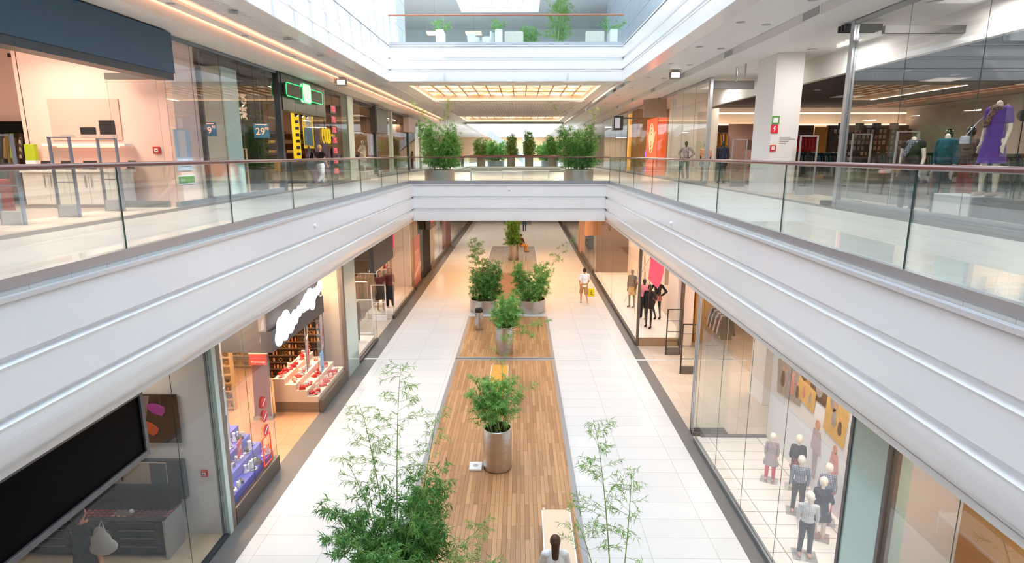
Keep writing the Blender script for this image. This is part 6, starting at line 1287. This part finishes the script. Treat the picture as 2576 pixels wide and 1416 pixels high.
# beyond
shopglass('glass front with the tall orange 70 poster, ground floor left', 'L', LX, 31.35, 34.2, 0, H1, (), base=.12, head=0, basem=DARKF)
t = thing('sale_poster', 'tall orange red poster with a white 70 behind the glass, ground floor left', 'poster', (LX - .15, 32.9, 1.2)); MB().box(-.01, .01, -1.1, 1.1, -1.2, 1.5).build('sheet', mat('brick_red_sheet', '#b25a44', .5, e=.1), t); text('70', 1.3, 'digits', mat('pale_digits', '#e3b4a4', .5), t, (.015, 0, .25), RL, .003); MB().prism([(-1.1, -.8), (1.1, -.3), (1.1, .0), (-1.1, -.5)], 'x', .011, .014).build('white_band', mat('pale_digits', '#e3b4a4', .5), t)
t = thing('box_sign', 'grey box sign with pink letters under the bridge edge, ground floor left', 'sign', (LX + .05, 36.2, 3.3)); MB().box(0, .3, -1.2, 1.2, -.5, .5).build('case', GREYF, t); MB().box(.3, .32, -1.0, 1.0, -.1, .4).build('pink_letters', mat('hot_pink', '#f03a6a', .5, e=.3), t)
column('solid black block for the dark of a doorway between the 70 poster and the grey glazed shop', LX - .3, LX, 34.3, 36.9, 0, H1, BLACK, 'doorway', 'dark_door_block')  # solid block, its black stands in for the dark of an open doorway
shopglass('grey reflective glass front beyond the black doorway block, ground floor left', 'L', LX, 36.95, 45.0, 0, H1, (39, 41, 43), base=.3, head=0, basem=GREYF)
column('dark red brown pier with a small sign, far down the ground floor left', LX - .3, LX + .03, 45.2, 48.0, 0, H1, mat('maroon_pier', '#7d4a44', .5), 'pier', 'pier')
t = thing('safety_sign', 'tiny red sign on the dark red pier', 'sign', (LX + .04, 46.4, 2.9)); MB().box(0, .02, -.35, .35, -.3, .3).build('board', mat('sign_red', '#d8303a', .5), t); MB().box(.02, .025, -.15, .15, -.15, .15).build('white_mark', WHITE, t)
shopglass('pale curtained glass beyond the dark red pier, ground floor left', 'L', LX, 48.1, 58, 0, H1, (50, 52, 54, 56), base=.2, head=0, basem=ALU)
hall_lamp(-6.9, 42, 3.96, 60, NEUT, .8, 3, label='square lamp behind the grey reflective glass', grp='far left lamps'); hall_lamp(-6.9, 52, 3.96, 120, WARM2, .8, 3, label='square lamp behind the far curtained glass', grp='far left lamps 2')
# ================= ground floor, right shops =================
RX = 4.45
struct('ceiling', MB().box(4.9, 13.9, -8, 60, 3.98, 4.06), SOFFIT)
struct('trim_10', MB().box(4.1, 4.9, -8, 60, 3.96, 4.04), SOFFIT)
struct('wall_right', MB().box(6.25, 6.4, 7.55, 14.25, 0, 3.97), WHITE)
struct('wall_right', MB().box(4.75, 6.4, 7.3, 7.5, 0, 3.97), WHITE)
struct('wall_right', MB().box(6.0, 6.5, 21.95, 22.3, 0, 3.97), WARMW)
struct('wall_right', MB().box(10.5, 10.7, 7.5, 36, 0, 3.97), WARMW)
struct('wall_right', MB().box(6.5, 6.62, 22.3, 35.8, 0, 3.97), WARMW)
struct('wall_right', MB().box(4.6, 13, 35.8, 36, 0, 3.97), BROWNW)
struct('wall_right', MB().box(6.9, 7.0, 36, 60, 0, 3.97), BROWNW)
struct('floor', MB().box(4.5, 6.3, 7.5, 14.2, 0, .1), TILEW)
struct('floor', MB().box(4.5, 6.5, 22.05, 35.8, 0, .12), mat('white_display_floor', '#f3ebe4', .35))
# wood walled shop, bottom right corner
struct('wall_right', MB().box(5.9, 6.1, -3, 7.3, 0, 3.97), WOODW)
shopglass('glass front before the honey wood wall, bottom right corner', 'R', RX, 1.5, 6.62, 0, H1, (3.7, 5.55), base=.1, head=0, basem=GREYF)
hall_lamp(5.2, 5.0, 3.96, 40, WARM2, .4, 2, label='lamp over the honey wood wall', grp='wood wall lamp')
t = thing('back_painted_glass_pier', 'broad pale green glass pier between the children window and the wood wall', 'pier', (RX, 7.05, 0)); MB().box(-.02, .28, -.36, .4, 0, H1).build('green_glass', GREENG, t); MB().box(-.04, .1, -.42, -.36, 0, H1).build('edge_post', GREYF, t); MB().box(-.04, .1, .4, .46, 0, H1).build('edge_post', GREYF, t)
# children window
shopglass('long glass window of the children clothes shop, bottom right', 'R', RX, 7.55, 14.15, 0, H1, (9.4, 11.0, 12.6), base=.1, head=0, basem=mat('steel_base', '#8d9296', .35, .6))
for k in range(3):
    t = thing('sliding_glass_leaf', 'parked sliding glass leaves at the corner of the children window', 'glass door', (RX + .05 + .0, 14.46 + k * .12, 0)); t['group'] = 'parked glass leaves'
    MB().box(-.03, .85, -.006, .006, .1, 3.9).build('glass_pane', GLASSR, t); MB().box(-.04, .86, -.025, .025, 0, .1).build('bottom_rail', GREYF, t); MB().box(-.04, -.02, -.02, .02, .1, 3.9).build('edge_post', ALU, t)
shopglass('glass partition at the end of the children window', 'X', 14.22, 4.6, 6.25, .1, 3.9, (5.5,), base=.05, head=0)
hall_lamp(5.6, 9.2, 3.96, 50, WARM2, .5, 1.6, label='square lamp over the children mannequins', grp='children window lamps'); hall_lamp(5.6, 12.2, 3.96, 50, WARM2, .5, 1.6, label='square lamp over the children mannequins', grp='children window lamps')
PHM = [mat('photo_sepia', '#b98a4c', .5, var=.4, vs_=3), mat('photo_brown', '#5a3f30', .5, var=.5, vs_=5), mat('photo_straw', '#d9b06a', .5, var=.3, vs_=4), mat('photo_skin', '#d99a80', .5, var=.3, vs_=8), mat('photo_grey', '#a59a96', .5, var=.5, vs_=9), mat('photo_pink', '#d48a86', .5, var=.3, vs_=9)]
t = thing('photo_collage', 'collage of tilted sepia photographs of people on the children window wall', 'poster', (6.245, 12.3, 2.1))
def ph(y, z, w_, h, a, m, figs):
    c, s = math.cos(a), math.sin(a)
    def R(u, v): return (y + u * c - v * s, z + u * s + v * c)
    o = MB().prism([R(-w_ / 2, -h / 2), R(w_ / 2, -h / 2), R(w_ / 2, h / 2), R(-w_ / 2, h / 2)], 'x', -.012 - .001 * len(kids(t)), 0).build('photo', m, t)
    for u, v, fh, fm in figs:
        q = R(u, v); MB().prism([(q[0] + .2 * fh * math.cos(i * PI / 8) * (1 + .3 * (math.sin(i * PI / 8) < 0)), q[1] + .5 * fh * math.sin(i * PI / 8)) for i in range(16)], 'x', -.024, -.01).build('figure_picture', fm, o)
        MB().prism([(q[0] + .12 * fh * math.cos(i * PI / 6), q[1] + .6 * fh + .14 * fh * math.sin(i * PI / 6)) for i in range(12)], 'x', -.026, -.01).build('head_picture', PHM[3], o)
ph(.75, .6, 1.6, 1.2, 0, PHM[0], ((.3, .1, .5, PHM[2]), (-.5, -.1, .7, PHM[1])))
ph(-.75, .6, 1.45, 1.3, 0, PHM[1], ((.3, -.2, .7, PHM[4]), (-.3, -.3, .6, PHM[4])))
ph(.95, -.15, 1.2, .8, -.1, PHM[4], ((.3, 0, .4, PHM[1]), (-.2, -.05, .45, PHM[5]), (-.45, -.1, .3, PHM[1])))
ph(.1, -.1, .8, .5, .1, PHM[2], ((.1, 0, .25, PHM[5]), (-.2, 0, .22, PHM[4])))
ph(-1.15, -.1, .8, .85, .08, PHM[2], ((.05, 0, .4, PHM[4]), (-.2, -.1, .3, PHM[1])))
for y, z, h, fm, fl in ((-.5, -1.05, .8, PHM[5], cloth('grey_pink_plaid', '#8d8291', 'plaid', '#c9b3b8', 22)), (-1.25, -1.1, .62, PHM[3], PHM[5])):
    MB().prism([(y + .17 * h, z + .5 * h), (y - .17 * h, z + .5 * h), (y - .3 * h, z - .1 * h), (y - .14 * h, z - .1 * h), (y - .12 * h, z - .85 * h), (y + .02 * h, z - .85 * h), (y + .1 * h, z - .1 * h), (y + .25 * h, z - .1 * h)], 'x', -.01, 0).build('figure_picture', fl, t)
    MB().prism([(y + .11 * h * math.cos(i * PI / 6), z + .64 * h + .14 * h * math.sin(i * PI / 6)) for i in range(12)], 'x', -.011, 0).build('head_picture', PHM[3], t)
text('1900', .2, 'lettering', PHM[1], t, (-.03, 1.1, .95), RR, .002)
IV = mat('ivory_mannequin', '#f4e8da', .35); CL = glass_mat('clear_base', (.93, .95, .95), .5)
PL1 = cloth('grey_pink_plaid', '#8d8291', 'plaid', '#c9b3b8', 22); PL2 = cloth('navy_plaid', '#39415c', 'plaid', '#a9aec4', 22); PL3 = cloth('white_plaid', '#e2e2e6', 'plaid', '#a9b0bd', 22); NVY = cloth('navy_dress', '#3a3a50'); TRN = cloth('dark_grey_trousers', '#4a4a50'); PNK = cloth('pink_tights', '#e2607c'); TSH = mat('pink_canvas_shoe', '#e3b3a8', .6)
def kid(lab, x, y, rz, h, **k): figure(lab, (x, y, .112), rz, h, skin=IV, head='egg', cat='mannequin', child=True, base=CL, shoes=TSH, vox=.011, **k)
kid('child mannequin in a grey plaid dress and pink leggings standing apart on the left', 5.5, 12.15, -.5, 1.05, pose='stand', female=True, top=PL1, sleeves=.8, skirt=(1.12, .6, .14, .27, PL1), legs=PNK)
kid('child mannequin in a dark cape with a red patterned skirt, rear of the group', 5.92, 11.85, -.4, 1.15, pose='stand', female=True, top=cloth('dark_cape', '#34303c'), sleeves=.7, skirt=(1.05, .68, .15, .22, cloth('red_print_skirt', '#a84a58', 'print', '#3c3040', 25)), legs=NVY)
kid('child mannequin in a navy plaid shirt and grey trousers, middle of the group', 5.56, 10.95, -.4, 1.15, pose='stand', top=PL2, sleeves=.9, legs=TRN)
kid('child mannequin in a white plaid shirt and dark trousers, closest to the glass', 5.09, 9.6, -.3, 1.18, pose='stand', top=PL3, sleeves=.7, legs=cloth('navy_trousers', '#3c3f4d'))
kid('child mannequin with a pink headband in a navy dress, right side of the group', 5.6, 10.15, -.5, 1.15, pose='stand', female=True, top=NVY, sleeves=.5, skirt=(1.12, .55, .14, .3, NVY), legs=cloth('ivory_tights', '#efe0d4'))
kid('child mannequin with a beige headband in a denim dress, rear right by the green pier', 5.95, 10.65, -.4, 1.15, pose='stand', female=True, top=PL2, sleeves=.9, skirt=(1.1, .6, .14, .24, JEANS), legs=PNK)
for x, y, h, m, lab in ((5.6, 10.15, 1.15, PNK, 'thin pink headband on the navy dress child mannequin'), (5.95, 10.65, 1.15, TAN, 'thin beige headband on the denim dress child mannequin')):
    k_ = h / 1.75; zc = .112 + 1.72 * k_; tag(MB().tube([(x + .088 * 1.2 * k_ * math.cos(a * PI / 12), y + .1 * 1.22 * k_ * math.sin(a * PI / 12), zc + .015 * math.sin(a * PI / 12)) for a in range(25)], .008, 6, caps=False).build('headband', m, smooth='all'), lab, 'headband')
# shop interior behind the children window: wood panels, gates
column('honey wood wall panel deep inside the children shop', 8.3, 10.2, 17.5, 17.6, 0, 3.9, WOODW, 'panel', 'panel')
column('white block wall beside the honey wood panel inside the children shop', 7.0, 8.2, 16.4, 17.4, 0, 3.9, WHITE, 'wall block', 'wall_block')
hall_lamp(8.5, 19.0, 3.96, 90, WARM, .8, 1.6, label='square lamp inside the shop behind the two gates', grp='lamps behind the gates'); hall_lamp(5.9, 18.4, 3.96, 60, WARM, .6, 1.6, label='square lamp inside the shop behind the two gates', grp='lamps behind the gates')
hall_lamp(8.6, 12, 3.96, 70, WARM2, .8, 1.6, label='square lamp behind the photo collage wall', grp='lamp behind the collage wall')
BG = mat('dark_bronze', '#4d4440', .35, .5); BB = mat('bronze_grey_box', '#6b625e', .5)
gate('dark framed ladder-like security gate beside the black mannequin window', 5.55, 20.92, 0, .5, 1.7, 0, BG, None, (.5, .85, 1.25), basem=BB); gate('dark framed ladder-like security gate nearer the camera, ground floor right', 5.57, 18.98, 0, .5, 1.7, 0, BG, None, (.5, .95, 1.35), basem=BB)
fire_alarm('red fire alarm button on the wall seen through the children window', (7.0, 16.9, 2.2), (PI / 2, 0, -PI / 2), .14)
# entrance side of the window with black mannequins
shopglass('long glass window of the ground floor fashion shop with black mannequins', 'R', RX, 22.0, 35.7, 0, H1, (28.5, 32.2), base=.12, head=0, basem=DARKF)
column('slim brown corner post of the black mannequin window', RX - .04, RX + .06, 21.92, 22.0, 0, H1, mat('bronze_post', '#6f6258', .4, .4), 'post', 'post')
shopglass('side glass of the black mannequin window facing the entrance', 'X', 21.96, 4.52, 5.5, 0, 3.9, (), base=.3, head=0, basem=mat('brown_sill', '#a08266', .5))
column('brown door post between the black mannequin window and the gates', 6.0, 6.12, 21.8, 21.94, 0, 3.95, mat('bronze_post', '#6f6258', .4, .4), 'post', 'post')
t = thing('low_sill', 'brown sill under the side glass beyond the first one', 'sill', (5.78, 21.96, 0)); MB().box(-.27, .2, -.06, .06, 0, .3).build('sill_body', mat('brown_sill', '#a08266', .5), t)
for y in (23.8, 27, 31, 34.5): hall_lamp(5.5, y, 3.96, 45, WARM2, .5, 1.4, label='square lamp over the black mannequins', grp='lamps over the black mannequins')
PSK = cloth('orange_print_skirt', '#c9824a', 'print', '#e8c9a8', 20)
figure('black mannequin in a black blouse and leopard print skirt, left of the slim post', (5.2, 27.3, .14), -.7, 1.78, 'stand', skin=BKM, female=True, head='egg', cat='mannequin', top=cloth('black_blouse', '#1d1a1c'), sleeves=.9, skirt=(1.0, .6, .15, .2, PSK), shoes=BLACK)
figure('black mannequin in a pink cardigan just right of the slim brown post', (5.35, 25.3, .14), -.7, 1.76, 'stand', skin=BKM, female=True, head='egg', cat='mannequin', top=cloth('pink_cardigan', '#e88a9a'), sleeves=.8, legs=BLK)
figure('black mannequin in a black caped dress with white trim, centre of the side glass', (5.3, 24.0, .14), -.5, 1.8, 'reach', skin=BKM, female=True, head='egg', cat='mannequin', top=cloth('black_blouse', '#1d1a1c'), sleeves=.8, skirt=(1.1, .78, .15, .2, cloth('black_blouse', '#1d1a1c')), shoes=BLACK)
figure('black mannequin in a dark top and pink printed skirt, right of the caped dress', (5.95, 25.4, .14), -.5, 1.78, 'hip', skin=BKM, female=True, head='egg', cat='mannequin', top=cloth('black_blouse', '#1d1a1c'), sleeves=.9, skirt=(1.05, .78, .15, .2, cloth('pink_print_skirt', '#d98a7a', 'print', '#8c4a44', 22)), shoes=BLACK)
t = thing('hanging_banner', 'bright coral pink blank banner hanging over the black mannequins', 'banner', (5.25, 22.9, 2.95)); P = [(-.28, -.55), (-.15, -.7), (.1, -.95), (.2, -.75), (.3, -.3), (.32, .25), (.15, .3), (.0, .42), (-.2, .4)]
MB().prism(P, 'y', -.02, .02).build('sheet', mat('coral_pink', '#ff5f78', .5, e=.35), t); MB().tube([(0, 0, .38), (0, 0, 1.0)], .004, 5).build('cord', GREYF, t); MB().box(.36, .5, -.03, .03, -.8, .3).build('beige_strip', mat('beige_strip', '#c9b294', .6), t)
for k in range(7):
    r_ = random.Random(k); a = (4.8 + r_.random() * 1.5, 23 + r_.random() * 6, .2); b = (4.8 + r_.random() * 1.5, 23.5 + r_.random() * 5, 3.9); t = thing('stretched_cord_line', 'thin brown cord stretched diagonally in the black mannequin window', 'cord', a, group='diagonal cords'); MB().tube([(0, 0, 0), tuple(b[i] - a[i] for i in range(3))], .008, 5).build('strand', mat('brown_cord', '#8a5a40', .6), t)
# entrance interior right
rack('rack of dark and purple clothes just inside the ground floor right entrance', 7.3, 21.2, 0, 1.6, 1.5, PI / 2, 12, [BLK, cloth('dark_purple_cloth', '#3f1f3c'), WG], 'garment on the rack just inside the ground floor right entrance', grp='garments by the right entrance')
column('ochre panel beside the clothes rack, ground floor right entrance', 6.7, 7.4, 22.35, 22.5, 0, 3.9, mat('ochre_panel', '#c08a3c', .5), 'panel', 'panel')
# further along
shopglass('grey brown glass front beyond the black mannequin window', 'R', RX, 36.0, 43.2, 0, H1, (38.5, 41), base=.25, head=0, basem=GREYF)
t = thing('blank_sign', 'square blank tan sign projecting over the ground floor right shops', 'sign', (4.62, 36.6, 2.75)); MB().box(-.66, .62, -.06, .06, -.5, .5).build('face', mat('tan_sign', '#c8946c', .6, e=.15), t, bevel=.01); MB().box(-.1, .1, .0, .06, .5, 1.25).build('bracket', GREYF, t)
column('pinkish twin post beyond the tan sign, ground floor right', RX - .02, RX + .3, 43.4, 44.0, 0, H1, mat('pale_pink_post', '#e0b59c', .5), 'post', 'post')
column('pinkish second post beyond the tan sign, ground floor right', RX - .02, RX + .3, 44.8, 45.3, 0, H1, mat('pale_pink_post', '#e0b59c', .5), 'post', 'post')
shopglass('furthest glass front on the ground floor right', 'R', RX, 45.5, 60, 0, H1, (48, 51, 54, 57), base=.2, head=0, basem=GREYF)
for y in (39, 49, 56): hall_lamp(5.8, y, 3.96, 70, WARM, .6, 2, label='square lamp in the far ground floor right shops', grp='far right ground lamps')
shelf_unit('shelf wall of the grey brown shop beyond the black mannequin window', 6.85, 39.5, 0, 5, 3, -PI / 2, 5, [G_bag(TAN, .14), G_bag(CHAR, .14), G_box(.2, .2, .2, BEI)], 'bag or box on the shelf wall beyond the black mannequin window', 'shelf goods beyond the black mannequins', body=mat('grey_brown_unit', '#7d6e60', .6), per=8, seed=91)
figure('grey torso mannequin behind the grey brown glass, ground floor right', (5.2, 37.6, .0), -.7, 1.75, 'hip', skin=mat('stone_mannequin', '#b9aa9a', .5), female=True, head=None, cat='mannequin', top=BEI, sleeves=.4, legs=cloth('stone_cloth', '#9a8c7d'), vox=.018)
shelf_unit('dark cluttered shelf near the pinkish posts, ground floor right', 5.6, 47, 0, 2.5, 3, -PI / 2, 6, [G_box(.2, .2, .25, BRZ), G_bag(cloth('brown_cloth', '#6b5140'), .14)], 'brown item on the cluttered shelf near the pinkish posts', 'brown items near the pinkish posts', per=6, seed=92)
